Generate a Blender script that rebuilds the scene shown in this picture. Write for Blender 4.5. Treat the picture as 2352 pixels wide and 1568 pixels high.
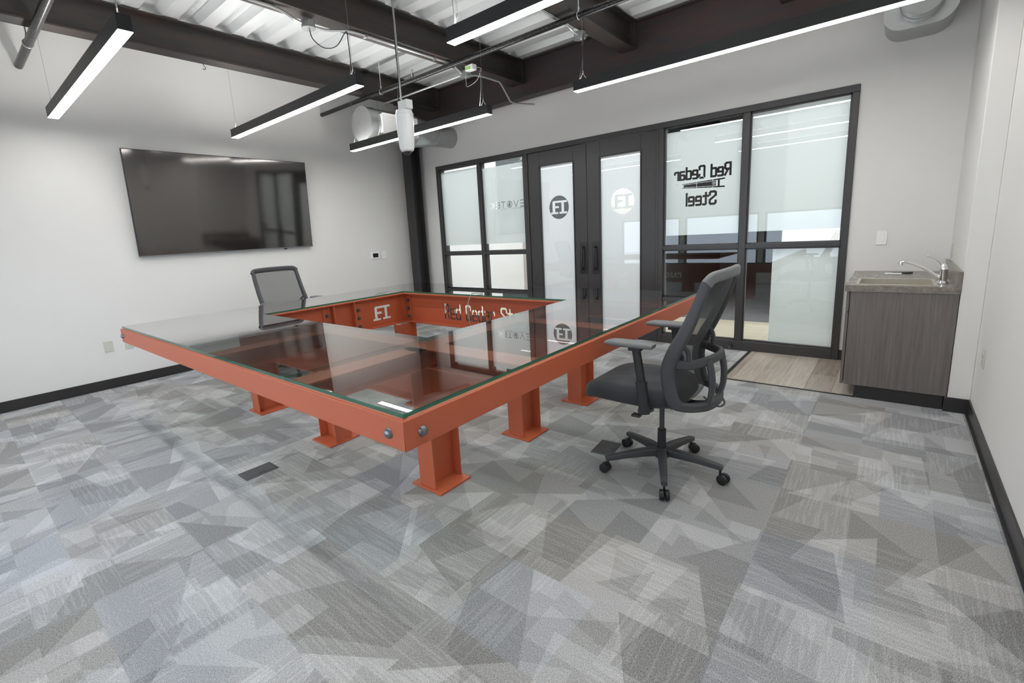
import bpy, bmesh, math, random
import numpy as np
from mathutils import Vector, Matrix
random.seed(7)
PI = math.pi
for o in list(bpy.data.objects): bpy.data.objects.remove(o, do_unlink=True)
S = bpy.context.scene
COL = S.collection

# ------------------------------------------------------------------ camera
def cam_axes(yaw, pitch, roll):
    y, p, r = map(math.radians, (yaw, pitch, roll))
    fw = Vector((-math.sin(y)*math.cos(p), math.cos(y)*math.cos(p), math.sin(p)))
    rt = fw.cross(Vector((0, 0, 1))).normalized(); up = rt.cross(fw)
    return math.cos(r)*rt+math.sin(r)*up, -math.sin(r)*rt+math.cos(r)*up, fw
CAMP = (6.224, -5.391, 1.372)
r_, u_, f_ = cam_axes(40.468, -10.927, -3.32)
cd = bpy.data.cameras.new('camera'); cam = bpy.data.objects.new('camera', cd); COL.objects.link(cam)
M = Matrix((r_, u_, -f_)).transposed().to_4x4(); M.translation = CAMP
cam.matrix_world = M
cd.sensor_width = 36; cd.lens = 1077.77/2352*36
cd.shift_x = (1176-1137.59)/2352; cd.shift_y = -(784-744.62)/2352
cd.clip_start = 0.02
S.camera = cam

# ------------------------------------------------------------------ world, light, exposure
S.view_settings.view_transform = 'Standard'; S.view_settings.look = 'None'
S.view_settings.gamma = 1; S.view_settings.use_curve_mapping = False
S.view_settings.exposure = 0.18
LAMP = 29.0
UP = 27.0        # radiance of the linear diffusers
WIN = 1.6          # daylight through the rear windows
w = bpy.data.worlds.new('sky'); S.world = w; w.use_nodes = True
bg = w.node_tree.nodes['Background']; bg.inputs[0].default_value = (.80, .88, 1, 1); bg.inputs[1].default_value = 2.2
def area(name, loc, rot, sx, sy, power, col=(1, 1, 1)):
    l = bpy.data.lights.new(name, 'AREA'); l.shape = 'RECTANGLE'; l.size = sx; l.size_y = sy
    l.energy = power; l.color = col
    o = bpy.data.objects.new(name, l); COL.objects.link(o); o.location = loc; o.rotation_euler = rot
    return o
area('rear_window_daylight', (3.2, -6.12, 1.05), (PI/2, 0, 0), 5.0, 1.1, 130*WIN/5, (.74, .87, 1))
area('corridor_ceiling_light', (2.6, 1.0, 3.0), (0, 0, 0), 6.0, .5, 100)
area('corridor_ceiling_light', (6.4, 1.3, 3.0), (0, 0, 0), 1.6, .5, 32)

# ------------------------------------------------------------------ material helpers
class NT:
    def __init__(s, name):
        s.m = bpy.data.materials.new(name); s.m.use_nodes = True
        s.t = s.m.node_tree; s.n = s.t.nodes; s.l = s.t.links
        s.n.clear(); s.out = s.n.new('ShaderNodeOutputMaterial')
    def node(s, typ, ins={}, **kw):
        n = s.n.new(typ)
        for k, v in kw.items(): setattr(n, k, v)
        for k, v in ins.items(): s.set(n.inputs[k], v)
        return n
    def set(s, inp, v):
        if hasattr(v, 'is_linked') or hasattr(v, 'links'): s.l.new(v, inp)
        else: inp.default_value = v
    def math(s, op, a, b=0.0, c=None):
        n = s.n.new('ShaderNodeMath'); n.operation = op
        s.set(n.inputs[0], a); s.set(n.inputs[1], b)
        if c is not None: s.set(n.inputs[2], c)
        return n.outputs[0]
    def vmath(s, op, a, b=(0, 0, 0)):
        n = s.n.new('ShaderNodeVectorMath'); n.operation = op
        s.set(n.inputs[0], a); s.set(n.inputs[1], b)
        return n.outputs[1] if op in ('LENGTH', 'DOT_PRODUCT') else n.outputs[0]
    def mix(s, f, a, b):
        n = s.n.new('ShaderNodeMix'); n.data_type = 'RGBA'
        s.set(n.inputs[0], f); s.set(n.inputs[6], a); s.set(n.inputs[7], b)
        return n.outputs[2]
    def ramp(s, f, stops):
        n = s.n.new('ShaderNodeValToRGB'); s.set(n.inputs[0], f)
        e = n.color_ramp.elements
        while len(e) < len(stops): e.new(.5)
        for i, (p, c) in enumerate(stops): e[i].position = p; e[i].color = (*c, 1) if len(c) == 3 else c
        return n.outputs[0]
    def pos(s, scale=(1, 1, 1), rot=(0, 0, 0), loc=(0, 0, 0), obj=False):
        if obj: v = s.n.new('ShaderNodeTexCoord').outputs['Object']
        else: v = s.n.new('ShaderNodeNewGeometry').outputs['Position']
        mp = s.n.new('ShaderNodeMapping'); s.l.new(v, mp.inputs[0])
        mp.inputs[1].default_value = loc; mp.inputs[2].default_value = rot; mp.inputs[3].default_value = scale
        return mp.outputs[0]
    def noise(s, vec, scale=5, detail=2, rough=.5, dist=0):
        n = s.n.new('ShaderNodeTexNoise'); s.l.new(vec, n.inputs['Vector'])
        n.inputs['Scale'].default_value = scale; n.inputs['Detail'].default_value = detail
        n.inputs['Roughness'].default_value = rough; n.inputs['Distortion'].default_value = dist
        return n.outputs[0]
    def bump(s, h, strength=.3, dist=.002):
        n = s.n.new('ShaderNodeBump'); s.l.new(h, n.inputs['Height'])
        n.inputs['Strength'].default_value = strength; n.inputs['Distance'].default_value = dist
        return n.outputs[0]
    def bsdf(s, **kw):
        p = s.n.new('ShaderNodeBsdfPrincipled')
        for k, v in kw.items(): s.set(p.inputs[k.replace('_', ' ')], v)
        return p
    def done(s, sh):
        s.l.new(sh.outputs[0] if hasattr(sh, 'outputs') else sh, s.out.inputs[0]); return s.m

def C(r, g, b):   # sRGB 0-255 -> linear rgba
    f = lambda c: (c/255/12.92) if c/255 <= .04045 else ((c/255+.055)/1.055)**2.4
    return (f(r), f(g), f(b), 1)

def plain(name, col, rough=.5, metal=0.0, var=.06, scale=6, spec=.5, coat=0, bump=0, bscale=200):
    t = NT(name)
    nz = t.noise(t.pos(), scale, 4, .6)
    lo = tuple(c*(1-var) for c in col[:3])+(1,); hi = tuple(min(1, c*(1+var)) for c in col[:3])+(1,)
    c = t.mix(nz, lo, hi)
    p = t.bsdf(Base_Color=c, Roughness=rough, Metallic=metal, Specular_IOR_Level=spec, Coat_Weight=coat)
    if bump: t.set(p.inputs['Normal'], t.bump(t.noise(t.pos(), bscale, 3), bump, .001))
    return t.done(p)

m = {}
m['wall'] = plain('eggshell_white_paint', C(231, 230, 227), .65, var=.012, scale=1.5, bump=.15, bscale=350)
m['base'] = plain('black_rubber_base', C(48, 47, 47), .35, var=.05)
m['black_frame'] = plain('black_stained_wood', C(64, 63, 64), .38, var=.14, scale=18)
m['black'] = plain('black_plastic', C(40, 41, 43), .42, var=.05)
m['blacksat'] = plain('black_nylon', C(66, 67, 70), .5, var=.08, scale=25)
m['grey_plastic'] = plain('grey_plastic_trim', C(108, 110, 112), .5, var=.06, scale=25)
m['rubber'] = plain('caster_rubber', C(28, 29, 31), .45, var=.1, scale=40)
m['white_plastic'] = plain('white_plastic', C(246, 246, 246), .35, var=.01)
m['almond'] = plain('almond_plastic', C(206, 207, 196), .4, var=.01)
m['chrome'] = plain('chrome', (.85, .85, .87, 1), .06, 1.0, var=.01)
m['galv'] = plain('galvanised_sheet', C(178, 180, 180), .32, .75, var=.12, scale=9)
m['emt'] = plain('zinc_conduit', C(200, 202, 202), .28, .7, var=.05, scale=10)
m['zinc_box'] = plain('zinc_box', C(160, 162, 162), .35, .8, var=.15, scale=30)
m['bolt'] = plain('bolt_steel', C(120, 125, 130), .35, .8, var=.2, scale=60)
m['duct_white'] = plain('white_register_enamel', C(235, 235, 235), .35, var=.01)
m['steel_sink'] = plain('brushed_stainless', C(205, 200, 188), .35, .6, var=.05, scale=40)
m['cord_black'] = plain('black_cord', C(30, 30, 32), .5)
m['cable_grey'] = plain('grey_cable', C(150, 150, 150), .4)
m['paper'] = plain('white_paper', C(240, 240, 240), .7, var=.01)
m['handle'] = plain('oiled_bronze', C(70, 68, 68), .3, .7)
m['white_light_plastic'] = plain('sensor_white', C(225, 228, 228), .3, var=.01)
m['green'] = plain('green_label', C(150, 205, 100), .5)

def fabric(name, col, scale=900):
    t = NT(name)
    nz = t.noise(t.pos(), scale, 2)
    n2 = t.noise(t.pos(), 8, 3)
    c = t.mix(nz, tuple(x*.7 for x in col[:3])+(1,), tuple(x*1.25 for x in col[:3])+(1,))
    c = t.mix(t.math('MULTIPLY', n2, .35), c, tuple(x*1.3+.004 for x in col[:3])+(1,))
    p = t.bsdf(Base_Color=c, Roughness=.85, Specular_IOR_Level=.3, Sheen_Weight=.15, Normal=t.bump(nz, .4, .001))
    return t.done(p)
m['fabric'] = fabric('black_seat_fabric', C(54, 56, 60))

def meshmat(name, col, dens):      # woven see-through back
    t = NT(name)
    co = t.pos(obj=True)
    sp = t.node('ShaderNodeSeparateXYZ', {0: co})
    a = t.math('SINE', t.math('MULTIPLY', sp.outputs[1], 1400.0))
    b = t.math('SINE', t.math('MULTIPLY', sp.outputs[2], 1400.0))
    k = t.math('ADD', t.math('MULTIPLY', t.math('MULTIPLY', a, b), .25), dens)
    d = t.bsdf(Base_Color=col, Roughness=.6)
    tr = t.node('ShaderNodeBsdfTransparent')
    mx = t.node('ShaderNodeMixShader', {0: k, 1: tr.outputs[0], 2: d.outputs[0]})
    return t.done(mx)
m['mesh'] = meshmat('black_woven_mesh', C(52, 53, 55), .78)
m['mesh_light'] = meshmat('grey_woven_mesh', C(62, 62, 64), .68)

def steel_red():
    t = NT('red_oxide_primer')
    n1 = t.noise(t.pos(), 3, 4, .6); n2 = t.noise(t.pos(), 60, 3, .6)
    c = t.mix(n1, C(176, 86, 54), C(186, 94, 60))
    c = t.mix(t.math('MULTIPLY', n2, .25), c, C(200, 112, 88))
    p = t.bsdf(Base_Color=c, Roughness=.42, Specular_IOR_Level=.5, Normal=t.bump(n2, .08, .001))
    return t.done(p)
m['red'] = steel_red()

def dark_steel(name, base, rust, amt):
    t = NT(name)
    n1 = t.noise(t.pos((1, 1, 6)), 2.2, 5, .65)
    n2 = t.noise(t.pos(), 30, 3, .6)
    f = t.math('MULTIPLY', t.ramp(n1, [(.42, (0, 0, 0)), (.7, (1, 1, 1))]), amt)
    c = t.mix(f, base, rust)
    c = t.mix(t.math('MULTIPLY', n2, .2), c, tuple(x*1.8 for x in base[:3])+(1,))
    p = t.bsdf(Base_Color=c, Roughness=.5, Metallic=.25, Specular_IOR_Level=.5)
    return t.done(p)
m['joist'] = dark_steel('mill_scale_steel', C(52, 51, 50), C(98, 62, 42), .3)
m['girder'] = dark_steel('mill_scale_steel_rusty', C(58, 52, 54), C(86, 54, 42), .5)
m['column'] = dark_steel('dark_column_steel', C(56, 56, 57), C(70, 60, 54), .2)

def deckmat():
    t = NT('galvanised_deck')
    n = t.noise(t.pos((.3, 3, 1)), 3, 4, .6)
    c = t.mix(n, C(212, 214, 214), C(236, 238, 238))
    return t.done(t.bsdf(Base_Color=c, Roughness=.4, Metallic=.2))
m['deck'] = deckmat()

def pipemat():
    t = NT('black_steel_pipe')
    co = t.pos(obj=False)
    sp = t.node('ShaderNodeSeparateXYZ', {0: co})
    n = t.noise(t.pos((60, 240, 240)), 1, 1)
    band = t.math('GREATER_THAN', n, .62)
    row = t.math('LESS_THAN', t.math('ABSOLUTE', t.math('SUBTRACT', t.math('FRACT', t.math('MULTIPLY', sp.outputs[2], 42.0)), .5)), .3)
    f = t.math('MULTIPLY', t.math('MULTIPLY', band, row), .5)
    c = t.mix(f, C(40, 40, 41), C(150, 150, 150))
    return t.done(t.bsdf(Base_Color=c, Roughness=.3, Metallic=.4))
m['pipe'] = pipemat()

def carpet():
    t = NT('patterned_carpet_tile')
    co = t.pos()
    def layer(size, off, seedz, kx=1.0, edge=.35):
        p = t.vmath('ADD', co, (off[0], off[1], 0))
        p = t.vmath('MULTIPLY', p, (1/size/kx, 1/size, 0))
        cell = t.vmath('ADD', t.vmath('FLOOR', p), (0, 0, seedz))
        wn = t.node('ShaderNodeTexWhiteNoise', {'Vector': cell}, noise_dimensions='3D')
        sc = t.node('ShaderNodeSeparateColor', {0: wn.outputs['Color']})
        fr = t.node('ShaderNodeSeparateXYZ', {0: t.vmath('SUBTRACT', t.vmath('FRACTION', p), (.5, .5, 0))})
        ang = t.math('MULTIPLY', sc.outputs[0], 6.283)
        d = t.math('ADD', t.math('MULTIPLY', fr.outputs[0], t.math('COSINE', ang)), t.math('MULTIPLY', fr.outputs[1], t.math('SINE', ang)))
        d = t.math('SUBTRACT', d, t.math('MULTIPLY', t.math('SUBTRACT', sc.outputs[1], .5), edge))
        jit = t.math('MULTIPLY', t.math('SUBTRACT', t.noise(co, 300, 1), .5), .012)
        return t.math('GREATER_THAN', t.math('ADD', d, jit), 0.0), sc, fr
    m1, s1, f1 = layer(.40, (0.13, 0.02), 1.0, 1.0, .6)
    m2, s2, f2 = layer(.29, (.21, .17), 5.0, 1.0, .6)
    m3, s3, f3 = layer(.20, (.05, .11), 9.0, 1.0, .7)
    v = t.math('MULTIPLY', m1, .34)
    v = t.math('ADD', v, t.math('MULTIPLY', m2, .36))
    v = t.math('ADD', v, t.math('MULTIPLY', t.math('MULTIPLY', m3, m1), .28))
    v = t.math('ADD', v, t.math('MULTIPLY', s1.outputs[2], .22))
    # streaks of lighter yarn, along x in some tiles and along y in others
    sx = t.noise(t.pos((4.5, 80, 1)), 1, 1); sy = t.noise(t.pos((80, 4.5, 1)), 1, 1)
    pick = t.math('GREATER_THAN', s2.outputs[2], .5)
    st = t.mix(pick, sx, sy)
    stm = t.math('MULTIPLY', t.math('GREATER_THAN', st, .54), t.math('GREATER_THAN', s2.outputs[0], .36))
    v = t.math('ADD', v, t.math('MULTIPLY', stm, .24))
    # tufts
    g1 = t.noise(t.pos((1, 1.35, 1)), 300, 2, .7); g2 = t.noise(t.pos((420, 110, 1)), 1, 2)
    grain = t.math('ADD', t.math('MULTIPLY', t.math('SUBTRACT', g1, .5), 1.15), t.math('MULTIPLY', t.math('SUBTRACT', g2, .5), .5))
    v = t.math('ADD', t.math('ADD', t.math('MULTIPLY', v, .27), .20), t.math('MULTIPLY', grain, 1.15))
    cool = t.ramp(v, [(0.0, C(96, 98, 101)[:3]), (.35, C(160, 162, 165)[:3]), (.8, C(222, 224, 226)[:3])])
    warm = t.ramp(v, [(0.0, C(96, 91, 81)[:3]), (.35, C(158, 153, 143)[:3]), (.8, C(218, 217, 213)[:3])])
    wx = t.math('GREATER_THAN', t.noise(t.pos((.5, .5, .5), loc=(3, 1, 0)), 1.1, 1), .5)
    c = t.mix(t.math('MULTIPLY', s1.outputs[0], .6), cool, warm)
    p = t.bsdf(Base_Color=c, Roughness=.95, Specular_IOR_Level=.12, Normal=t.bump(grain, .6, .004))
    return t.done(p)
m['carpet'] = carpet()

def planks(name, a, b, rot=0):
    t = NT(name)
    co = t.pos(rot=(0, 0, rot))
    br = t.node('ShaderNodeTexBrick', {'Vector': co, 'Color1': (0, 0, 0, 1), 'Color2': (1, 1, 1, 1), 'Mortar': (.5, .5, .5, 1), 'Scale': 1.0,
        'Mortar Size': .0012, 'Brick Width': 1.2, 'Row Height': .18, 'Bias': 0.0})
    g = t.noise(t.pos((3, 40, 1) if rot == 0 else (40, 3, 1)), 1, 4, .65, .3)
    k = t.math('ADD', t.math('MULTIPLY', br.outputs[0], .45), t.math('MULTIPLY', g, .75))
    c = t.ramp(k, [(.2, a[:3]), (.85, b[:3])])
    c = t.mix(br.outputs[1], c, tuple(x*.4 for x in a[:3])+(1,))
    return t.done(t.bsdf(Base_Color=c, Roughness=.4))
m['planks'] = planks('grey_brown_vinyl_plank', C(126, 112, 98), C(204, 194, 182), PI/2)
m['planks_hall'] = planks('pale_corridor_plank', C(176, 166, 146), C(206, 198, 178))

def laminate():
    t = NT('grey_brown_wood_laminate')
    g = t.noise(t.pos((60, 60, 1.4)), 1, 4, .7, .2); g2 = t.noise(t.pos((7, 7, .5)), 1, 2)
    fine = t.noise(t.pos((420, 420, 5)), 1, 2)
    k = t.math('ADD', t.math('MULTIPLY', g, .7), t.math('MULTIPLY', fine, .35))
    c = t.ramp(k, [(.25, C(80, 76, 73)[:3]), (.6, C(120, 115, 111)[:3]), (.85, C(158, 152, 147)[:3])])
    c = t.mix(t.math('MULTIPLY', g2, .4), c, C(112, 98, 95))
    return t.done(t.bsdf(Base_Color=c, Roughness=.45))
m['laminate'] = laminate()
def counter():
    t = NT('taupe_stone_laminate')
    g = t.noise(t.pos((30, 8, 30)), 1, 5, .7, .4); g2 = t.noise(t.pos(), 220, 2)
    k = t.math('ADD', t.math('MULTIPLY', g, .7), t.math('MULTIPLY', g2, .3))
    c = t.ramp(k, [(.3, C(98, 90, 84)[:3]), (.55, C(138, 130, 122)[:3]), (.8, C(166, 158, 150)[:3])])
    return t.done(t.bsdf(Base_Color=c, Roughness=.25))
m['counter'] = counter()

def schlick(t, f0, mult=1.0):
    g = t.n.new('ShaderNodeNewGeometry')
    c = t.math('ABSOLUTE', t.vmath('DOT_PRODUCT', g.outputs['Incoming'], g.outputs['Normal']))
    k = t.math('POWER', t.math('SUBTRACT', 1.0, c), 5.0)
    f = t.math('ADD', f0, t.math('MULTIPLY', k, 1-f0))
    return t.math('MINIMUM', t.math('MULTIPLY', f, mult), 1.0)
def glass(name, tint, f0=.045, mult=1.9):
    t = NT(name)
    tr = t.node('ShaderNodeBsdfTransparent', {0: tint}); gl = t.node('ShaderNodeBsdfGlossy', {'Roughness': .0})
    return t.done(t.node('ShaderNodeMixShader', {0: schlick(t, f0, mult), 1: tr.outputs[0], 2: gl.outputs[0]}))
def clear(name, tint):
    t = NT(name); return t.done(t.node('ShaderNodeBsdfTransparent', {0: tint}))
m['glass_top'] = glass('table_glass_face', (.9, .97, .94, 1), .05, 2.0)
m['glass_under'] = clear('table_glass_underside', (.96, .99, .98, 1))
def edgeglass():
    t = NT('green_glass_edge')
    tr = t.node('ShaderNodeBsdfTransparent', {0: (.12, .42, .3, 1)})
    d = t.bsdf(Base_Color=C(52, 122, 104), Roughness=.15, Coat_Weight=1)
    return t.done(t.node('ShaderNodeMixShader', {0: .6, 1: tr.outputs[0], 2: d.outputs[0]}))
m['glass_edge'] = edgeglass()
m['glass_seam'] = clear('glass_seam_edge', (.8, .93, .88, 1))
m['pane'] = glass('window_glass_face', (.96, .98, .98, 1), .05, 2.0)
m['pane_back'] = clear('window_glass_back', (.99, 1, 1, 1))
def film(name, col, tr_):
    t = NT(name)
    a = t.node('ShaderNodeBsdfDiffuse', {0: col}); b = t.node('ShaderNodeBsdfTranslucent', {0: col})
    x = t.node('ShaderNodeMixShader', {0: .45, 1: a.outputs[0], 2: b.outputs[0]})
    c = t.node('ShaderNodeBsdfTransparent')
    return t.done(t.node('ShaderNodeMixShader', {0: tr_, 1: x.outputs[0], 2: c.outputs[0]}))
m['film'] = film('frosted_film', C(220, 228, 228), .06)
m['film_white'] = film('white_frosted_film', C(236, 240, 244), .02)

def screen():
    t = NT('glossy_dark_screen')
    d = t.node('ShaderNodeBsdfDiffuse', {0: C(20, 19, 20)}); g = t.node('ShaderNodeBsdfGlossy', {0: (1, .95, .92, 1), 'Roughness': .07})
    return t.done(t.node('ShaderNodeMixShader', {0: schlick(t, .15), 1: d.outputs[0], 2: g.outputs[0]}))
m['screen'] = screen()
def emit(name, col, s):
    t = NT(name); return t.done(t.node('ShaderNodeEmission', {0: col, 1: s}))
m['lamp'] = emit('led_diffuser', (1, .985, .96, 1), LAMP)
m['lamp_up'] = emit('led_uplight', (1, .985, .96, 1), UP)

# ------------------------------------------------------------------ mesh builder
class MB:
    def __init__(s): s.v = []; s.f = []; s.mi = []
    def add(s, vs, fs, mi=0):
        k = len(s.v); s.v += [tuple(v) for v in vs]
        for f in fs: s.f.append(tuple(i+k for i in f)); s.mi.append(mi)
        return s
    def box(s, x0, x1, y0, y1, z0, z1, mi=0):
        x0, x1 = sorted((x0, x1)); y0, y1 = sorted((y0, y1)); z0, z1 = sorted((z0, z1))
        v = [(x0, y0, z0), (x1, y0, z0), (x1, y1, z0), (x0, y1, z0), (x0, y0, z1), (x1, y0, z1), (x1, y1, z1), (x0, y1, z1)]
        return s.add(v, [(0, 3, 2, 1), (4, 5, 6, 7), (0, 1, 5, 4), (1, 2, 6, 5), (2, 3, 7, 6), (3, 0, 4, 7)], mi)
    def prism(s, poly, fn, a, b, mi=0):   # poly in 2D (ccw), fn(p,q,t)->xyz
        n = len(poly); v = [fn(p, q, a) for p, q in poly]+[fn(p, q, b) for p, q in poly]
        f = [tuple(range(n-1, -1, -1)), tuple(range(n, 2*n))]+[(i, (i+1) % n, n+(i+1) % n, n+i) for i in range(n)]
        return s.add(v, f, mi)
    def cyl(s, p0, p1, r0, r1=None, n=24, mi=0, cap=True):
        r1 = r0 if r1 is None else r1
        p0, p1 = Vector(p0), Vector(p1); d = (p1-p0).normalized()
        a = d.orthogonal().normalized(); b = d.cross(a)
        v = []
        for p, r in ((p0, r0), (p1, r1)):
            for i in range(n):
                t = 2*PI*i/n; v.append(p+a*math.cos(t)*r+b*math.sin(t)*r)
        f = [(i, (i+1) % n, n+(i+1) % n, n+i) for i in range(n)]
        if cap: f += [tuple(range(n-1, -1, -1)), tuple(range(n, 2*n))]
        return s.add(v, f, mi)
    def lathe(s, c, prof, axis=(0, 0, 1), n=32, mi=0):   # prof list of (r, h)
        c = Vector(c); d = Vector(axis).normalized(); a = d.orthogonal().normalized(); b = d.cross(a); v = []
        for r, h in prof:
            for i in range(n):
                t = 2*PI*i/n; v.append(c+d*h+a*math.cos(t)*max(r, 1e-5)+b*math.sin(t)*max(r, 1e-5))
        f = []
        for k in range(len(prof)-1):
            f += [(k*n+i, k*n+(i+1) % n, (k+1)*n+(i+1) % n, (k+1)*n+i) for i in range(n)]
        f += [tuple(range(n-1, -1, -1)), tuple(range((len(prof)-1)*n, len(prof)*n))]
        return s.add(v, f, mi)
    def sweep(s, path, prof, up=(0, 0, 1), scales=None, mi=0, closed=False, cap=True):
        # prof: 2D pts (side, up); swept along path
        P = [Vector(p) for p in path]; n = len(P); k = len(prof); v = []; up = Vector(up)
        prev = None
        for i in range(n):
            if closed: d = (P[(i+1) % n]-P[i-1]).normalized()
            else: d = (P[min(i+1, n-1)]-P[max(i-1, 0)]).normalized()
            sd = d.cross(up)
            if sd.length < 1e-3: sd = prev if prev else d.orthogonal()
            sd = (sd-d*sd.dot(d)).normalized()
            if prev and sd.dot(prev) < 0: sd = -sd
            prev = sd; uu = sd.cross(d).normalized(); sc = scales[i] if scales else (1, 1)
            if not isinstance(sc, tuple): sc = (sc, sc)
            for a, b in prof: v.append(P[i]+sd*a*sc[0]+uu*b*sc[1])
        f = []
        for i in range(n if closed else n-1):
            j = (i+1) % n
            f += [(i*k+q, i*k+(q+1) % k, j*k+(q+1) % k, j*k+q) for q in range(k)]
        if cap and not closed: f += [tuple(range(k-1, -1, -1)), tuple(range((n-1)*k, n*k))]
        return s.add(v, f, mi)
    def tube(s, path, r, n=10, mi=0, closed=False, smooth=0):
        if smooth: path = catmull(path, smooth, closed)
        prof = [(math.cos(2*PI*i/n)*r, math.sin(2*PI*i/n)*r) for i in range(n)]
        return s.sweep(path, prof, mi=mi, closed=closed)
    def build(s, name, mats, parent=None, bevel=0, smooth=35, seg=2):
        me = bpy.data.meshes.new(name); me.from_pydata(s.v, [], s.f)
        for x in (mats if isinstance(mats, (list, tuple)) else [mats]): me.materials.append(x)
        me.polygons.foreach_set('material_index', s.mi)
        bm = bmesh.new(); bm.from_mesh(me); bmesh.ops.recalc_face_normals(bm, faces=bm.faces); bm.to_mesh(me); bm.free()
        me.polygons.foreach_set('use_smooth', [True]*len(me.polygons)); me.set_sharp_from_angle(angle=math.radians(smooth))
        o = bpy.data.objects.new(name, me); COL.objects.link(o)
        if parent:
            o.parent = parent
            o.matrix_parent_inverse = Matrix.Identity(4)
        if bevel:
            b = o.modifiers.new('bevel', 'BEVEL'); b.width = bevel; b.segments = seg; b.limit_method = 'ANGLE'; b.harden_normals = False
        return o

def catmull(P, k, closed=False):
    P = [Vector(p) for p in P]; n = len(P); out = []
    rng = range(n if closed else n-1)
    for i in rng:
        g = lambda j: P[j % n] if closed else P[max(0, min(n-1, j))]
        a, b, c, d = g(i-1), g(i), g(i+1), g(i+2)
        for q in range(k):
            t = q/k
            out.append(.5*((2*b)+(c-a)*t+(2*a-5*b+4*c-d)*t*t+(-a+3*b-3*c+d)*t**3))
    if not closed: out.append(P[-1])
    return out
def rrect(w, h, r, n=4):
    pts = []
    for cx, cy, a0 in ((w/2-r, h/2-r, 0), (-w/2+r, h/2-r, PI/2), (-w/2+r, -h/2+r, PI), (w/2-r, -h/2+r, 1.5*PI)):
        for i in range(n+1):
            a = a0+PI/2*i/n; pts.append((cx+r*math.cos(a), cy+r*math.sin(a)))
    return pts

def thing(name, label, cat, loc=(0, 0, 0), rz=0, group=None):
    o = bpy.data.objects.new(name, None); COL.objects.link(o); o.location = loc; o.rotation_euler = (0, 0, rz)
    o.empty_display_size = .1
    o['label'] = label; o['category'] = cat
    if group: o['group'] = group
    return o
def tag(o, label, cat, group=None):
    o['label'] = label; o['category'] = cat
    if group: o['group'] = group
    return o
def struct(o, label=None, cat=None):
    o['kind'] = 'structure'
    if label: o['label'] = label
    if cat: o['category'] = cat
    return o
def copy_tree(o, parent=None):
    c = o.copy(); COL.objects.link(c); c.parent = parent
    for ch in [q for q in bpy.data.objects if q.parent == o]: copy_tree(ch, c)
    return c

# ------------------------------------------------------------------ block lettering (own strokes)
def stroke(pl, t): return [(pl[i], pl[i+1], t) for i in range(len(pl)-1)]
GL = {
 'R': (.46, [[(0, 0), (0, 1), (.36, 1), (.46, .92), (.46, .58), (.36, .5), (0, .5)], [(.2, .5), (.46, 0)]]),
 'e': (.42, [[(.4, 0), (.05, 0), (0, .06), (0, .62), (.06, .68), (.36, .68), (.42, .62), (.42, .33), (0, .33)]]),
 'd': (.42, [[(.42, 1), (.42, 0), (.06, 0), (0, .06), (0, .62), (.06, .68), (.42, .68)]]),
 'C': (.46, [[(.46, .72), (.46, .93), (.38, 1), (.07, 1), (0, .93), (0, .07), (.07, 0), (.38, 0), (.46, .07), (.46, .28)]]),
 'a': (.42, [[(.02, .68), (.36, .68), (.42, .62), (.42, 0), (.06, 0), (0, .06), (0, .33), (.06, .39), (.42, .39)]]),
 'r': (.34, [[(0, 0), (0, .68), (.27, .68), (.33, .62), (.33, .52)]]),
 'S': (.48, [[(.48, .76), (.48, .92), (.4, 1), (.08, 1), (0, .92), (0, .7), (.48, .34), (.48, .08), (.4, 0), (.08, 0), (0, .08), (0, .24)]]),
 't': (.36, [[(.13, .95), (.13, .06), (.19, 0), (.36, 0)], [(-.06, .68), (.34, .68)]]),
 'l': (.02, [[(0, 1), (0, 0)]]),
 'E': (.55, [[(.55, 0), (.1, 0), (0, .1), (0, .9), (.1, 1), (.55, 1)], [(0, .5), (.52, .5)]]),
 'V': (.62, [[(0, 1), (.31, 0), (.62, 1)]]),
 'O': (.7, [[(.35+.35*math.cos(a*PI/8), .5+.52*math.sin(a*PI/8)) for a in range(17)]]),
 'T': (.6, [[(0, 1), (.6, 1)], [(.3, 1), (.3, 0)]]),
 'K': (.5, [[(0, 0), (0, 1)], [(.5, 1), (.02, .5), (.5, 0)]]),
 'P': (.4, [[(0, 0), (0, 1), (.4, 1), (.4, .5), (0, .5)]]), 'I': (.02, [[(0, 0), (0, 1)]]),
 'N': (.45, [[(0, 0), (0, 1), (.45, 0), (.45, 1)]]), 'H': (.45, [[(0, 0), (0, 1)], [(.45, 0), (.45, 1)], [(0, .5), (.45, .5)]]),
}
def text_segs(txt, x0, z0, h, t, width=None, gap=.26, flip=False):
    pen = 0; raw = []
    for ch in txt:
        if ch == ' ': pen += .45; continue
        w_, pls = GL[ch]
        for pl in pls: raw += [((a[0]+pen, a[1]), (b[0]+pen, b[1])) for a, b in zip(pl, pl[1:])]
        pen += w_+gap
    pen -= gap
    sx = (width/pen) if width else h
    out = []
    for a, b in raw:
        A = (a[0]*sx, a[1]*h); B = (b[0]*sx, b[1]*h)
        if flip: A = (pen*sx-A[0], A[1]); B = (pen*sx-B[0], B[1])
        out.append((A[0]+x0, A[1]+z0, B[0]+x0, B[1]+z0, t*h))
    return out
def seg_mask(X, Z, segs):
    mk = np.zeros(X.shape, bool)
    for ax, az, bx, bz, t in segs:
        dx, dz = bx-ax, bz-az; L = math.hypot(dx, dz) or 1e-6; ux, uz = dx/L, dz/L
        al = (X-ax)*ux+(Z-az)*uz; pe = np.abs(-(X-ax)*uz+(Z-az)*ux)
        mk |= (pe < t/2) & (al > -t*.42) & (al < L+t*.42)
    return mk
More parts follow.
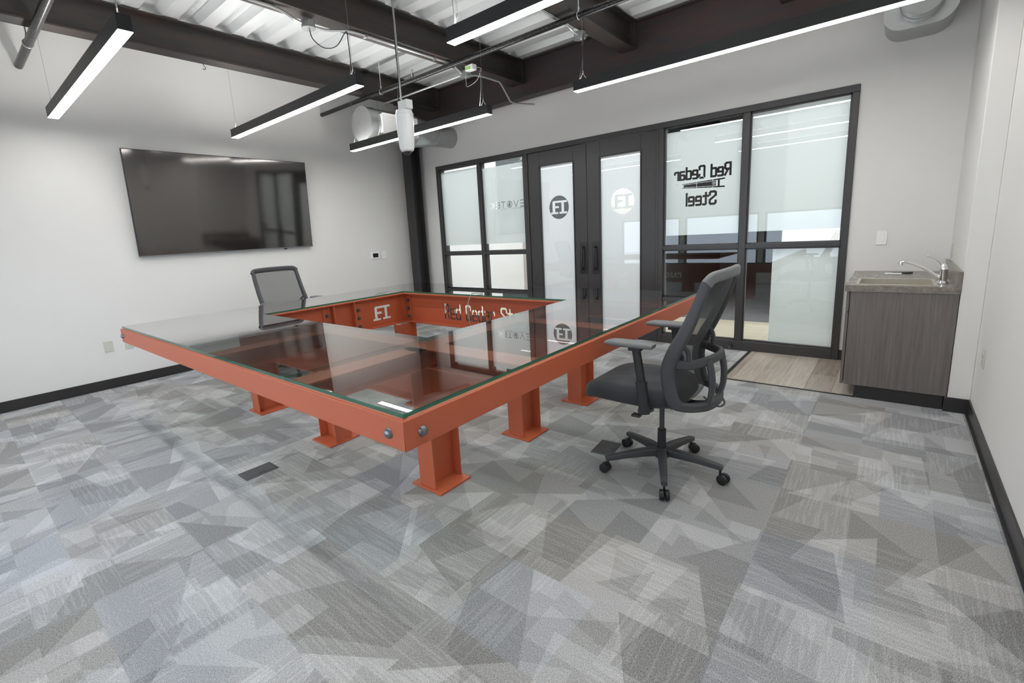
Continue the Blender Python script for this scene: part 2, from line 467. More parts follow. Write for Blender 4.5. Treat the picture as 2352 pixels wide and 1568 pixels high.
def logo_mask(X, Z, x0, z0, w_, h):      # joined block F and I on serif feet
    u = (X-x0)/w_; v = (Z-z0)/h; R = lambda a, b, c, d: (u > a) & (u < b) & (v > c) & (v < d)
    mk = R(.12, .99, .84, 1) | R(.10, .26, .08, .93) | R(.24, .5, .45, .6) | R(0, .44, 0, .15) | R(.66, .81, .08, .95) | R(.53, .99, 0, .15)
    return mk & ~((u < .17) & (v > .93) & ((u-.1)+(v-1) < -.0))
def raster_rects(x0, x1, z0, z1, cell, fn):
    nx = max(1, round((x1-x0)/cell)); nz = max(1, round((z1-z0)/cell))
    xs = np.linspace(x0, x1, nx+1); zs = np.linspace(z0, z1, nz+1)
    X, Z = np.meshgrid((xs[1:]+xs[:-1])/2, (zs[1:]+zs[:-1])/2)
    keep = fn(X, Z); rects = []; openr = {}
    for j in range(nz+1):
        runs = set()
        if j < nz:
            row = keep[j]; d = np.diff(np.concatenate(([0], row.astype(int), [0])))
            runs = set(zip(np.where(d == 1)[0].tolist(), np.where(d == -1)[0].tolist()))
        for r in list(openr):
            if r not in runs: rects.append((xs[r[0]], xs[r[1]], zs[openr[r]], zs[j])); del openr[r]
        for r in runs:
            if r not in openr: openr[r] = j
    return rects

# ------------------------------------------------------------------ room shell
W, LY, DECK = 6.70, -5.95, 3.47
mb = MB().box(-.1, W+.1, LY-.1, .06, -.05, 0); fl = mb.build('floor', m['carpet']); struct(fl, 'grey patterned carpet tile floor', 'floor')
mb = MB().box(5.167, 6.075, -1.075, -.004, .0004, .004); struct(mb.build('floor', m['planks']), 'grey brown vinyl plank floor panel before the sink cabinet', 'floor')
mb = MB().prism([(5.137, 0), (5.167, 0), (5.167, -1.09), (5.137, -1.09)], lambda p, q, t: (p, q-.004, t), .0004, .007)
struct(mb.build('trim_1', m['base']), 'dark transition strip at the left edge of the vinyl', 'floor trim')
mb = MB().box(5.167, 6.085, -1.088, -1.075, .0004, .007); struct(mb.build('trim_2', m['base']), 'dark transition strip at the front edge of the vinyl', 'floor trim')
# walls
struct(MB().box(-.12, 0, LY-.1, .12, 0, 3.6).build('wall_left', m['wall']), 'white wall carrying the television', 'wall')
FX0, FX1, FT = .59, 5.902, 2.453
mb = MB().box(0, FX0, 0, .12, 0, 3.6).box(FX1, W+.1, 0, .12, 0, 3.6).box(FX0, FX1, 0, .12, FT, 3.6)
struct(mb.build('wall_back', m['wall']), 'white wall around the black glazed entrance', 'wall')
struct(MB().box(6.588, W, -1.1, 0, 0, 3.46).build('wall_nook', m['wall'], bevel=.004), 'white furred wall section behind the sink cabinet', 'wall')
struct(MB().box(W, W+.12, LY-.1, .12, 0, 3.6).build('wall_right', m['wall']), 'white wall on the right', 'wall')
wz0, wz1 = .5, 1.5; wins = [(.9, 2.35), (2.45, 4.0), (4.1, 5.5)]
mb = MB().box(0, W, LY-.12, LY, 0, wz0).box(0, W, LY-.12, LY, wz1, 3.6).box(0, wins[0][0], LY-.12, LY, wz0, wz1).box(wins[-1][1], W, LY-.12, LY, wz0, wz1)
for a, b in zip(wins, wins[1:]): mb.box(a[1], b[0], LY-.12, LY, wz0, wz1)
struct(mb.build('wall_front', m['wall']), 'white window wall behind the camera', 'wall')
for i, (a, b) in enumerate(wins):
    fr = MB()
    for q in ((a, a+.04, wz0, wz1), (b-.04, b, wz0, wz1), (a, b, wz0, wz0+.04), (a, b, wz1-.04, wz1)): fr.box(q[0], q[1], LY-.1, LY-.04, q[2], q[3])
    o = fr.build('window_%d' % (i+3), m['black_frame']); struct(o, 'low rear window', 'window')
# ceiling: corrugated deck, ribs along x
prof = []; y = LY-.1; pitch, dep = .3, .075
pts = []
while y < .2:
    pts += [(y, 0), (y+.125, 0), (y+.155, dep), (y+.27, dep)]; y += pitch
top = [(p, q+.003) for p, q in pts]
mb = MB(); v = []; n = len(pts)
for x in (-.1, W+.1): v += [(x, p, DECK+q) for p, q in pts]+[(x, p, DECK+.12) for p, q in pts]
f = []
for i in range(n-1): f.append((i, i+1, 2*n+i+1, 2*n+i)); f.append((n+i, 2*n+n+i, 2*n+n+i+1, n+i+1))
for x in (0, 2*n): f.append(tuple([x+i for i in range(n)]+[x+n+i for i in range(n-1, -1, -1)]))
mb.add(v, f); struct(mb.build('ceiling', m['deck'], smooth=10), 'ribbed galvanised metal roof deck', 'ceiling')
# baseboards
BH = .1
struct(MB().box(0, .008, LY, 0, 0, BH).box(.008, .02, LY, 0, 0, .006).build('baseboard_left', m['base']), 'black baseboard under the television wall', 'baseboard')
struct(MB().box(0, FX0, -.008, 0, 0, BH).box(FX1, 5.99, -.008, 0, 0, BH).build('baseboard_back', m['base']), 'black baseboard beside the glazed entrance', 'baseboard')
struct(MB().box(6.572, W-.008, -1.109, -1.1, 0, BH).box(6.572, W, -1.118, -1.109, 0, .006).build('baseboard_nook', m['base'], bevel=.002), 'short black baseboard right of the sink cabinet', 'baseboard')
struct(MB().box(W-.009, W, LY, -1.1, 0, BH).box(W-.02, W-.009, LY, -1.1, 0, .006).build('baseboard_right', m['base']), 'black baseboard along the right wall', 'baseboard')

# corridor seen through the glass
struct(MB().box(-1, 9, .0605, 1.62, -.05, 0).build('floor', m['planks_hall']), 'pale plank floor of the corridor beyond the glass', 'floor')
dk = plain('dark_corridor_carpet', C(96, 96, 98), .9); struct(MB().box(-1, 9, 1.6205, 7, -.05, 0).build('floor', dk), 'dark grey floor strip of the corridor', 'floor')
darkw = plain('dark_slate_paint', C(58, 66, 66), .6); greyp = plain('taupe_panel', C(176, 168, 164), .5)
struct(MB().box(5.05, 9, 2.1, 2.2, 0, 3.4).box(5.05, 5.15, 2.2, 6, 0, 3.4).build('wall_corridor', m['wall']), 'white corridor wall behind the right panes', 'wall')
struct(MB().box(1.95, 3.15, 2.1, 2.2, 0, 3.4).build('wall_corridor', m['wall']), 'white corridor wall behind the doors', 'wall')
struct(MB().box(-1, .40, 1.7, 1.8, 0, 3.4).build('wall_corridor', m['wall']), 'white corridor wall behind the left panes', 'wall')
struct(MB().box(-1, 6, 6, 6.1, 0, 3.4).box(3.15, 3.25, 2.2, 6, 0, 3.4).build('wall_corridor', darkw), 'dark far wall of the corridor recess', 'wall')
struct(MB().box(.40, 1.95, 1.72, 1.8, 1.35, 3.4).build('wall_corridor', darkw), 'dark upper panel behind the left panes', 'wall')
struct(MB().box(.40, .95, 1.70, 1.8, 0, 1.35).build('wall_corridor', m['wall']), 'white pilaster behind the left panes', 'wall')
struct(MB().box(.95, 1.95, 1.71, 1.8, 0, 1.35).build('wall_corridor', greyp), 'taupe panel behind the left panes', 'wall')
struct(MB().box(-1.1, 9.1, .12, 6.2, 3.4, 3.5).build('ceiling', m['wall']), 'corridor ceiling beyond the glass', 'ceiling')
struct(MB().box(-1.1, -1, .12, 6.1, 0, 3.4).box(9, 9.1, .12, 2.2, 0, 3.4).build('wall_corridor', m['wall']), 'white end walls of the corridor', 'wall')
# outside, behind the rear windows
asph = plain('asphalt', C(120, 122, 126), .9); corr = plain('white_metal_siding', C(225, 228, 235), .5)
struct(MB().box(-20, 26, -40, LY-.6, -.3, -.1).build('ground', asph), 'asphalt yard outside the rear windows', 'ground')
mb = MB()
x = -16
while x < 22: mb.box(x, x+.34, -20.1, -20, -.1, 6).box(x+.34, x+.4, -20.06, -20, -.1, 6); x += .4
struct(mb.build('facade', corr), 'white ribbed metal facade across the yard', 'building')

# ------------------------------------------------------------------ glazed entrance
def pane_obj(x0, x1, z0, z1, parent, y=0.030, name='pane'):
    mb = MB()
    mb.add([(x0, y, z0), (x1, y, z0), (x1, y, z1), (x0, y, z1)], [(0, 1, 2, 3)], 0)
    mb.add([(x0, y+.006, z0), (x1, y+.006, z0), (x1, y+.006, z1), (x0, y+.006, z1)], [(3, 2, 1, 0)], 1)
    o = mb.build(name, [m['pane'], m['pane_back']], parent); return o
def film_obj(x0, x1, z0, z1, fn, parent, mat, y=.040, name='frosted_film', box=None, cell=.0025):
    mb = MB()
    def q(a, b, c, d): mb.add([(a, y, c), (b, y, c), (b, y, d), (a, y, d)], [(0, 1, 2, 3)])
    if fn is None: q(x0, x1, z0, z1)
    else:
        bx0, bx1, bz0, bz1 = box
        q(x0, x1, z0, bz0); q(x0, x1, bz1, z1); q(x0, bx0, bz0, bz1); q(bx1, x1, bz0, bz1)
        for r in raster_rects(bx0, bx1, bz0, bz1, cell, fn): q(*r)
    return mb.build(name, mat, parent)
def storefront(name, x0, x1, xm, zmid, label, films):
    root = thing(name, label, 'window', ((x0+x1)/2, 0, 0)); root['kind'] = 'structure'
    ox = (x0+x1)/2
    F = MB()
    # outer frame
    F.box(x0-ox, x0+.052-ox, -.02, .12, 0, FT-.06); F.box(x1-.052-ox, x1-ox, -.02, .12, 0, FT-.06)
    F.box(x0+.052-ox, x1-.052-ox, -.02, .12, 0, .10)
    F.build('frame', m['black_frame'], root, bevel=.003)
    V = MB().box(xm-.032-ox, xm+.032-ox, -.012, .10, .10, FT-.06); V.build('mullion', m['black_frame'], root, bevel=.003)
    H = MB().box(x0+.052-ox, xm-.032-ox, -.010, .09, zmid-.022, zmid+.022).box(xm+.032-ox, x1-.052-ox, -.010, .09, zmid-.022, zmid+.022)
    H.build('crossbar', m['black_frame'], root, bevel=.003)
    # glazing beads
    Bd = MB()
    for a, b in ((x0+.052, xm-.032), (xm+.032, x1-.052)):
        for c, d in ((.10, zmid-.022), (zmid+.022, FT-.06)):
            Bd.box(a-ox, a+.012-ox, .012, .028, c, d).box(b-.012-ox, b-ox, .012, .028, c, d).box(a-ox, b-ox, .012, .028, c, c+.012).box(a-ox, b-ox, .012, .028, d-.012, d)
            pane_obj(a-ox, b-ox, c, d, root)
    Bd.build('glazing_bead', m['black_frame'], root)
    for fdef in films:
        a, b, c, d, fn, box, nm = fdef
        ff = (lambda X, Z, fn=fn: fn(X+ox, Z)) if fn else None
        bx = (box[0]-ox, box[1]-ox, box[2], box[3]) if box else None
        film_obj(a-ox, b-ox, c, d, ff, root, m['film'], box=bx, name=nm, cell=.0022)
    return root
# left storefront: film with EVOTEK lettering cut out of it (reads mirrored from inside)
ev = text_segs('EVOTEK', 0, 0, .083, .10, .61, flip=True)
ev = [(a+2.246-.61, b+1.728, c+2.246-.61, d+1.728, t) for a, b, c, d, t in ev]
sub = text_segs('PRECISION TECH'.replace('S', 'S'), 0, 0, .016, .12, .42, flip=True)
sub = [(a+2.246-.42, b+1.70, c+2.246-.42, d+1.70, t) for a, b, c, d, t in sub]
leaf = [(1.965, 1.75, 2.0, 1.79, .012), (2.0, 1.75, 1.985, 1.80, .012), (1.985, 1.745, 1.975, 1.775, .014)]
fn_ev = lambda X, Z: ~(seg_mask(X, Z, ev) | seg_mask(X, Z, sub) | seg_mask(X, Z, leaf))
storefront('window_1', .59, 2.335, 1.478, 1.098, 'black framed glazed sidelight left of the doors',
    [(.642, 1.446, 1.225, FT-.10, None, None, 'frosted_film'),
     (1.510, 2.283, 1.225, FT-.14, fn_ev, (1.60, 2.27, 1.69, 1.83), 'frosted_film')])
# right storefront: film with the firm's name and a hoisted beam cut out (mirrored)
rc = text_segs('Red Cedar', 0, 0, .118, .185, .565, gap=.2, flip=True)
rc = [(a+4.315, b+1.832+(a-0)*-.0, c+4.315, d+1.832, t) for a, b, c, d, t in rc]
stl = text_segs('Steel', 0, 0, .125, .185, .30, gap=.2, flip=True)
stl = [(a+4.445, b+1.552, c+4.445, d+1.552, t) for a, b, c, d, t in stl]
def beam_gfx(X, Z):
    u = (X-4.395)/(4.832-4.395)     # 0 far tip .. 1 near end
    top = 1.782+.026*u; bot = 1.738-.027*u; th = .006+.010*u
    mk = (u > 0) & (u < 1) & (((Z < top) & (Z > top-th)) | ((Z > bot) & (Z < bot+th)))
    mk |= (u > .04) & (u < .8) & (Z < top-th-.004) & (Z > bot+th+.004)
    mk |= (u > .84) & (u < .885) & (Z < top-.004) & (Z > bot+.004)
    mk &= ~((np.abs(X-4.548) < .0022) | ((u > .72) & (u < .728) & (((Z > top-th-.001)) | (Z < bot+th+.001))))
    c = (X-4.722)**2+(Z-1.760)**2
    mk &= ~((c < .0175**2) & (c > .0150**2))
    mk &= ~((c < .015**2) & logo_mask(X, Z, 4.7125, 1.752, .019, .016))
    return mk
def hook(X, Z): return seg_mask(X, Z, [(4.598, 1.86, 4.598, 1.93, .004), (4.598, 1.86, 4.552, 1.805, .004), (4.598, 1.86, 4.64, 1.81, .004), (4.592, 1.885, 4.605, 1.878, .006), (4.598, 1.90, 4.598, 1.912, .012)])
fn_rc = lambda X, Z: ~((seg_mask(X, Z, rc) & ~hook(X, Z)) | seg_mask(X, Z, stl) | beam_gfx(X, Z))
storefront('window_2', 4.155, 5.902, 5.026, 1.098, 'black framed glazed sidelight with mirrored company lettering right of the doors',
    [(4.225, 4.994, 1.235, FT-.115, fn_rc, (4.28, 4.92, 1.52, 1.97), 'frosted_film'),
     (5.058, 5.850, 1.242, FT-.075, None, None, 'frosted_film'),
     (5.30, 5.850, .115, 1.075, None, None, 'frosted_film')])
# header over everything and door jambs
mb = MB().box(FX0, FX1, -.022, .12, FT-.06, FT).box(2.335, 2.362, -.02, .12, 0, FT-.06).box(4.128, 4.155, -.02, .12, 0, FT-.06)
struct(mb.build('trim_3', m['black_frame'], bevel=.003), 'black header and door jambs of the glazed entrance', 'door frame')
DH = 2.388
def door(name, x0, x1, g0, g1, gz0, gz1, cx, cz, hx, label, hinge_x):
    root = thing(name, label, 'door', (x0, 0, 0)); root['kind'] = 'structure'
    mb = MB().box(0, g0-x0, -.005, .04, .008, DH).box(g1-x0, x1-x0, -.005, .04, .008, DH).box(g0-x0, g1-x0, -.005, .04, .008, gz0).box(g0-x0, g1-x0, -.005, .04, gz1, DH)
    mb.build('leaf', m['black_frame'], root, bevel=.003)
    b = MB(); a, c, d, e = g0-x0, g1-x0, gz0, gz1
    b.box(a-.014, a, -.012, -.005, d-.014, e+.014).box(c, c+.014, -.012, -.005, d-.014, e+.014).box(a, c, -.012, -.005, d-.014, d).box(a, c, -.012, -.005, e, e+.014)
    b.build('glazing_bead', m['black'], root)
    pane_obj(a, c, d, e, root, y=.010)
    R = .149
    def fn(X, Z):
        circ = (X-(cx-x0))**2+(Z-cz)**2 < R*R
        return ~circ | logo_mask(X, Z, cx-x0-.125, cz-.085, .25, .17)
    film_obj(a, c, d, e, fn, root, m['film_white'], y=.018, box=(cx-x0-R-.005, cx-x0+R+.005, cz-R-.005, cz+R+.005), cell=.0025)
    P = MB().box(hx-.052-x0, hx+.052-x0, -.009, -.005, .797, 1.20); pl = P.build('push_plate', m['handle'], root, bevel=.001)
    H = MB().tube([(hx-x0, -.012, .86), (hx-x0, -.035, .866), (hx-x0, -.055, .895), (hx-x0, -.058, 1.0), (hx-x0, -.055, 1.105), (hx-x0, -.035, 1.134), (hx-x0, -.012, 1.14)], .011, 12, smooth=5)
    H.cyl((hx-x0, -.008, .86), (hx-x0, -.014, .86), .019).cyl((hx-x0, -.008, 1.14), (hx-x0, -.014, 1.14), .019)
    H.build('pull_handle', m['handle'], root)
    for hz in (2.22, 1.60, .95):
        MB().cyl((hinge_x-x0, -.012, hz-.055), (hinge_x-x0, -.012, hz+.055), .008, n=12).build('hinge', m['handle'], root)
    return root
door('door_1', 2.364, 3.245, 2.555, 3.055, .22, 2.205, 2.822, 1.662, 3.186, 'left black door leaf with frosted glass and round emblem', 2.362)
door('door_2', 3.249, 4.126, 3.432, 3.938, .22, 2.20, 3.708, 1.662, 3.363, 'right black door leaf with frosted glass and round emblem', 4.127)
# door stop
o = thing('door_stop', 'small metal door stop on the black bottom rail right of the doors', 'door stop', (4.965, -.022, .045))
MB().cyl((0, 0, 0), (0, -.006, 0), .02).build('rose', m['handle'], o)
MB().cyl((0, -.006, 0), (0, -.055, -.004), .007).cyl((0, -.052, -.004), (0, -.066, -.005), .011).build('bumper', m['bolt'], o)

# ------------------------------------------------------------------ structural steel
def ibeam(mb, axis, c, zt, w_, h, a, b, tf=.011, tw=.008, mi=0):
    for p, q, r, s in ((c-w_/2, c+w_/2, zt-tf, zt), (c-w_/2, c+w_/2, zt-h, zt-h+tf), (c-tw/2, c+tw/2, zt-h+tf, zt-tf)):
        if axis == 'y': mb.box(p, q, a, b, r, s, mi)
        else: mb.box(a, b, p, q, r, s, mi)
    return mb
for i, (xc, lab) in enumerate(((.94, 'dark steel roof joist nearest the television wall'), (2.45, 'dark steel roof joist carrying the zinc conduit, second from the television wall'),
                               (3.915, 'dark steel roof joist third from the television wall'), (5.40, 'dark steel roof joist above the black office chair, fourth from the television wall'))):
    mb = ibeam(MB(), 'y', xc, 3.458, .165, .283, LY, -.264, .012)
    root = thing('steel_joist', lab, 'beam', (0, 0, 0), 0, 'steel roof joists')
    mb.build('beam', m['joist'], root)
    mb = MB().box(xc+.006, xc+.085, -.274, -.2635, 3.20, 3.435)
    mb.box(xc+.006, xc+.014, -.34, -.262, 3.205, 3.43)
    for z in (3.25, 3.315, 3.38): mb.cyl((xc+.014, -.30, z), (xc+.026, -.30, z), .011, n=6)
    mb.build('connection_plate', m['joist'], root)
mb = ibeam(MB(), 'x', -.19, 3.458, .145, .43, 0.0, W, .013)
g = mb.build('steel_girder', m['girder']); tag(g, 'deep rust-brown steel girder running above the glazed entrance', 'beam')
mb = MB().box(.145, .335, -.30, -.288, 0.012, 3.026).box(.145, .335, -.112, -.10, 0.012, 3.026).box(.235, .245, -.288, -.112, 0.012, 3.026)
root = thing('steel_column', 'dark steel column in the corner beside the glazed entrance', 'column', (0, 0, 0))
mb.build('shaft', m['column'], root); MB().box(.10, .38, -.345, -.055, 0, .012).build('base_plate', m['column'], root)
root = thing('ceiling_hook', 'small steel eye hook under the joist nearest the television', 'hook', (.80+.08, -3.315, 3.173))
MB().cyl((0, 0, 0), (0, 0, -.02), .004, n=8).tube([(0, 0, -.02), (0, .012, -.03), (0, .012, -.045), (0, 0, -.055), (0, -.012, -.045)], .004, 8, smooth=4).build('hook', m['bolt'], root)

# ------------------------------------------------------------------ linear lights
def make_light(short=False):
    r = thing('linear_light', '', 'ceiling light', (0, 0, 0), 0, 'black linear pendant lights')
    L = 2.44
    MB().box(0, L, -.037, .037, .002, .088).build('housing', m['black'], r, bevel=.0015)
    mb = MB(); mb.box(.004, L-.004, -.0355, .0355, -.0005, .002); mb.build('diffuser', m['lamp'], r)
    MB().box(.02, L-.02, -.029, .029, .0875, .0895).build('uplight_lens', m['lamp_up'], r)
    for x in (.08, L-.08):
        mb = MB().tube([(x-.03, 0, .088), (x-.026, 0, .10), (x, 0, .14), (x+.026, 0, .10), (x+.03, 0, .088)], .0016, 6)
        mb.cyl((x, 0, .14), (x, 0, .574 if short and x < 1 else .862), .0012, n=6).cyl((x, 0, .135), (x, 0, .16), .004, n=8).cyl((x-.03, 0, .086), (x-.03, 0, .10), .005, n=8).cyl((x+.03, 0, .086), (x+.03, 0, .10), .005, n=8)
        mb.build('suspension_cable', m['zinc_box'], r)
    return r
L0 = make_light(); L1 = make_light(True)
spots = [(.40, -4.455, 'black linear pendant light nearest the camera on the left, above the television side'),
         (.40, -2.92, 'black linear pendant light in front of the television, middle row left'),
         (.785, -1.645, 'black linear pendant light beside the round duct, far row left'),
         (3.90, -1.36, 'long black linear pendant light above the glazed entrance, far row right'),
         (3.90, -2.955, 'black linear pendant light at the top centre of the photo, middle row right'),
         (3.90, -4.455, 'black linear pendant light overhead above the near table corner')]
for i, (x, y, lab) in enumerate(spots):
    o = L0 if i == 0 else L1 if i == 3 else copy_tree(L1 if i > 3 else L0)
    o.location = (x, y, (2.6, 2.6, 2.513, 2.588, 2.6, 2.6)[i])
    if i == 2: o.scale = (.955, 1, 1)
    o['label'] = lab

# ------------------------------------------------------------------ sprinkler pipes and conduits
def pipe(y, z, r, lab, hangers, x1=W):
    root = thing('sprinkler_pipe', lab, 'pipe', (0, y, z), 0, 'black sprinkler pipes')
    MB().cyl((0, 0, 0), (x1, 0, 0), r, n=20).build('pipe', m['pipe'], root)
    for x in hangers:
        mb = MB().tube([(x, math.cos(a*PI/8)*(r+.004), math.sin(a*PI/8)*(r+.004)) for a in range(16)], .0035, 6, closed=True)
        mb.cyl((x, 0, r), (x, 0, 3.455-z if abs(x % 1.5) > .3 else 3.455-z), .005, n=8).cyl((x, 0, r+.02), (x, 0, r+.04), .010, n=6)
        mb.build('hanger', m['emt'], root)
    return root
pipe(-4.55, 3.114, .031, 'black sprinkler pipe with printed markings at the upper left', (.66, 3.2, 5.1))
p2 = pipe(-1.54, 3.120, .026, 'black sprinkler pipe crossing above the hanging sensor', (1.35, 4.05))
MB().cyl((1.93, 0, .02), (1.93, 0, .07), .014, n=12).cyl((1.93, 0, .07), (1.93, 0, .10), .006, n=8).cyl((1.93, 0, .098), (1.93, 0, .102), .016, n=12).build('sprinkler_head', m['chrome'], p2)

def conduit(lab, path, r=.0115, mat='emt', clips=()):
    root = thing('conduit', lab, 'conduit', (0, 0, 0))
    MB().tube(path, r, 12, smooth=6).build('tube', m[mat], root)
    for c in clips: MB().box(c[0]-.022, c[0]+.022, c[1]-.012, c[1]+.012, c[2]-.017, c[2]+.012).build('clip', m['zinc_box'], root)
    return root
zc = 3.160
conduit('pale zinc conduit under the second roof joist, left of its round box', [(2.46, LY+.02, zc), (2.46, -4.4, zc), (2.46, -3.6, zc), (2.46, -3.35, zc), (2.45, -3.2, 3.125), (2.44, -3.12, 3.118)], clips=[(2.46, -3.9, zc)])
conduit('pale zinc conduit along the second roof joist between its two boxes', [(2.44, -3.03, 3.115), (2.45, -2.9, 3.12), (2.47, -2.7, zc), (2.48, -2.4, zc), (2.48, -1.9, zc), (2.48, -1.48, zc), (2.46, -1.38, 3.14), (2.44, -1.28, 3.118)], clips=[(2.475, -2.55, zc), (2.48, -1.72, zc)])
conduit('pale zinc conduit bending down from the joist into the entrance wall', [(2.44, -1.17, 3.118), (2.46, -1.0, 3.14), (2.46, -.72, 3.145), (2.455, -.62, 3.135), (2.41, -.42, 3.02), (2.39, -.33, 2.985), (2.42, -.2, 2.98), (2.51, .01, 2.985)], r=.010)
conduit('straight pale zinc conduit running from the green marked box towards the duct', [(2.40, -1.222, 3.118), (1.9, -1.218, 3.118), (1.4, -1.214, 3.118), (.95, -1.21, 3.118)], r=.010, clips=[(1.0, -1.21, 3.118)])
conduit('short pale conduit under the third roof joist', [(3.83, -2.3, zc), (3.83, -1.75, zc), (3.83, -1.40, zc), (3.845, -1.28, 3.125), (3.85, -1.22, 3.118)], r=.010, clips=[(3.83, -1.85, zc)])

def jbox(loc, lab):
    root = thing('junction_box', lab, 'electrical box', loc, 0, 'round zinc junction boxes')
    a = [(math.cos(PI/8+PI/4*i)*.054, math.sin(PI/8+PI/4*i)*.054) for i in range(8)]
    MB().prism(a, lambda p, q, t: (p, q, t), -.025, .028).build('box', m['zinc_box'], root, bevel=.003)
    MB().cyl((0, 0, -.026), (0, 0, -.030), .056, n=28).build('cover', m['zinc_box'], root)
    MB().cyl((.012, 0, -.030), (.012, 0, -.045), .008, n=10).build('cord_grip', m['emt'], root)
    return root
jbox((2.44, -3.075, 3.120), 'round zinc junction box on the second joist, nearer the camera')
b2 = jbox((2.44, -1.225, 3.120), 'round zinc junction box with a green labelled white controller')
MB().box(.05, .16, -.05, .02, 0.005, .06).build('controller', m['white_light_plastic'], b2, bevel=.004)
MB().box(.06, .13, -.052, -.050, .012, .04).build('controller_label', m['green'], b2)
MB().tube([(.16, .0, .03), (.2, .01, .02), (.22, .03, 0), (.18, .04, -.01)], .003, 6, smooth=4).build('lead_wire', m['cable_grey'], b2)
jbox((3.85, -1.17, 3.120), 'round zinc junction box under the third roof joist')

def cord(lab, path, r=.004, mat='cord_black', sm=6, name='power_cord'):
    o = MB().tube(path, r, 8, smooth=sm).build(name, m[mat]); return tag(o, lab, 'cable')
cord('black power cord looping from the near round box to the middle light', [(2.452, -3.075, 3.075), (2.48, -3.07, 3.0), (2.55, -3.02, 2.93), (2.65, -2.97, 2.93), (2.735, -2.93, 3.02), (2.745, -2.925, 2.95), (2.74, -2.92, 2.80), (2.715, -2.92, 2.69)])
cord('grey power cord from the green marked box to the light beside the duct', [(2.452, -1.225, 3.075), (2.455, -1.23, 3.02), (2.50, -1.26, 2.97), (2.72, -1.36, 2.96), (2.92, -1.52, 2.97), (3.0, -1.62, 2.92), (3.02, -1.645, 2.78), (2.99, -1.645, 2.606)], .0035, 'cable_grey')
cord('thin cord from the third joist box to the long entrance light', [(3.862, -1.17, 3.075), (3.88, -1.19, 3.03), (3.93, -1.25, 3.02), (3.975, -1.33, 3.06), (3.98, -1.355, 2.98), (3.975, -1.36, 2.82), (3.94, -1.36, 2.677)], .0035)
cord('grey flexible feed dropping onto the top centre light', [(3.74, -3.07, 3.46), (3.76, -3.05, 3.30), (3.80, -3.02, 3.13), (3.90, -2.98, 3.0), (3.95, -2.96, 2.86), (3.955, -2.955, 2.69)], .007, 'cable_grey')

# ------------------------------------------------------------------ ducts
root = thing('air_duct', 'round galvanised supply duct with white register beside the corner column', 'duct', (.95, 0, 2.825))
MB().cyl((0, -1.555, 0), (0, -1.585, 0), .212, n=48).build('end_cap', m['galv'], root, smooth=30)
mb = MB().lathe((0, -1.56, 0), [(.209, 0), (.209, .10), (.213, .104), (.213, .112), (.208, .116), (.208, .62)], (0, 1, 0), 48)
for k in range(5): mb.lathe((0, -.93+k*.03, 0), [(.207, 0), (.212, .006), (.207, .012)], (0, 1, 0), 48)
mb.build('barrel', m['galv'], root)
MB().lathe((0, -.94, 0), [(.208, 0), (.208, .2), (.15, .55), (.146, .56)], (0, 1, 0), 40).build('reducer', m['galv'], root, smooth=20)
MB().lathe((0.0, -.40, 0), [(.146, 0), (.152, .01), (.152, .03), (.146, .04), (.146, .42)], (0, 1, 0), 40).build('sleeve', m['galv'], root)
mb = MB(); y0, y1, a, b = -1.43, -.84, -.135, .12
mb.box(.165, .226, y0, y1, b-.016, b).box(.165, .226, y0, y1, a, a+.016).box(.165, .226, y0, y0+.016, a, b).box(.165, .226, y1-.016, y1, a, b)
mb.build('register_frame', m['duct_white'], root, bevel=.003)
mb = MB().box(.17, .214, y0+.01, y1-.01, a+.01, b-.01)
mb.build('register_face', m['duct_white'], root)
for yy in (-1.2, -.85): MB().tube([(-.14, yy, .165), (-.14, yy, .40), (-.14, yy, .62)], .003, 6).build('hanger_wire', m['zinc_box'], root)
root = thing('duct_collar', 'oval galvanised duct boot on the wall above the switch, top right', 'duct', (6.24, 0, 2.862))
def stadium(w_, h, n=10):
    r = w_/2; pts = []
    for i in range(n+1): a = PI*i/n; pts.append((r*math.cos(a), h/2-r+r*math.sin(a)))
    for i in range(n+1): a = PI+PI*i/n; pts.append((r*math.cos(a), -h/2+r+r*math.sin(a)))
    return pts
mb = MB().prism(rrect(.42, .296, .12, 8), lambda p, q, t: (p, t, q), -.34, .0); mb.build('boot', m['galv'], root, bevel=.002, smooth=20)
MB().prism(rrect(.426, .302, .123, 8), lambda p, q, t: (p, t, q), -.344, -.334).build('rim', m['emt'], root, smooth=20)
MB().lathe((.01, -.34, .01), [(.125, 0), (.125, -.05), (.129, -.055), (.125, -.06), (.125, -.16)], (0, 1, 0), 36).build('round_stub', m['galv'], root, smooth=25)

# ------------------------------------------------------------------ hanging sensor
root = thing('hanging_sensor', 'white capsule shaped camera speaker hanging on a rod over the table', 'conference camera', (3.33, -2.91, 2.02))
MB().lathe((0, 0, 0), [(.036, .0), (.048, .008), (.056, .03), (.062, .12), (.067, .22), (.066, .27), (.058, .295), (.04, .30)], n=40).build('body', m['white_light_plastic'], root)
MB().lathe((0, 0, 0), [(.0, -.026), (.018, -.021), (.030, -.006), (.034, .006)], n=24).build('lens', m['black'], root)
MB().lathe((0, 0, 0), [(.052, .272), (.069, .268), (.069, .262)], n=40).build('ring', m['white_light_plastic'], root)
MB().box(-.03, .072, -.03, .03, .295, .36).build('bracket', m['white_light_plastic'], root, bevel=.005)
MB().cyl((-.02, 0, .355), (-.02, 0, 1.44), .0065, n=10).build('rod', m['emt'], root)
MB().tube([(-.032, 0, 1.44), (-.03, .004, 1.1), (-.034, 0, .8), (-.031, 0, .55), (-.05, 0, .40), (-.055, 0, .34), (-.035, 0, .29)], .004, 8, smooth=5).build('cable', m['cord_black'], root)

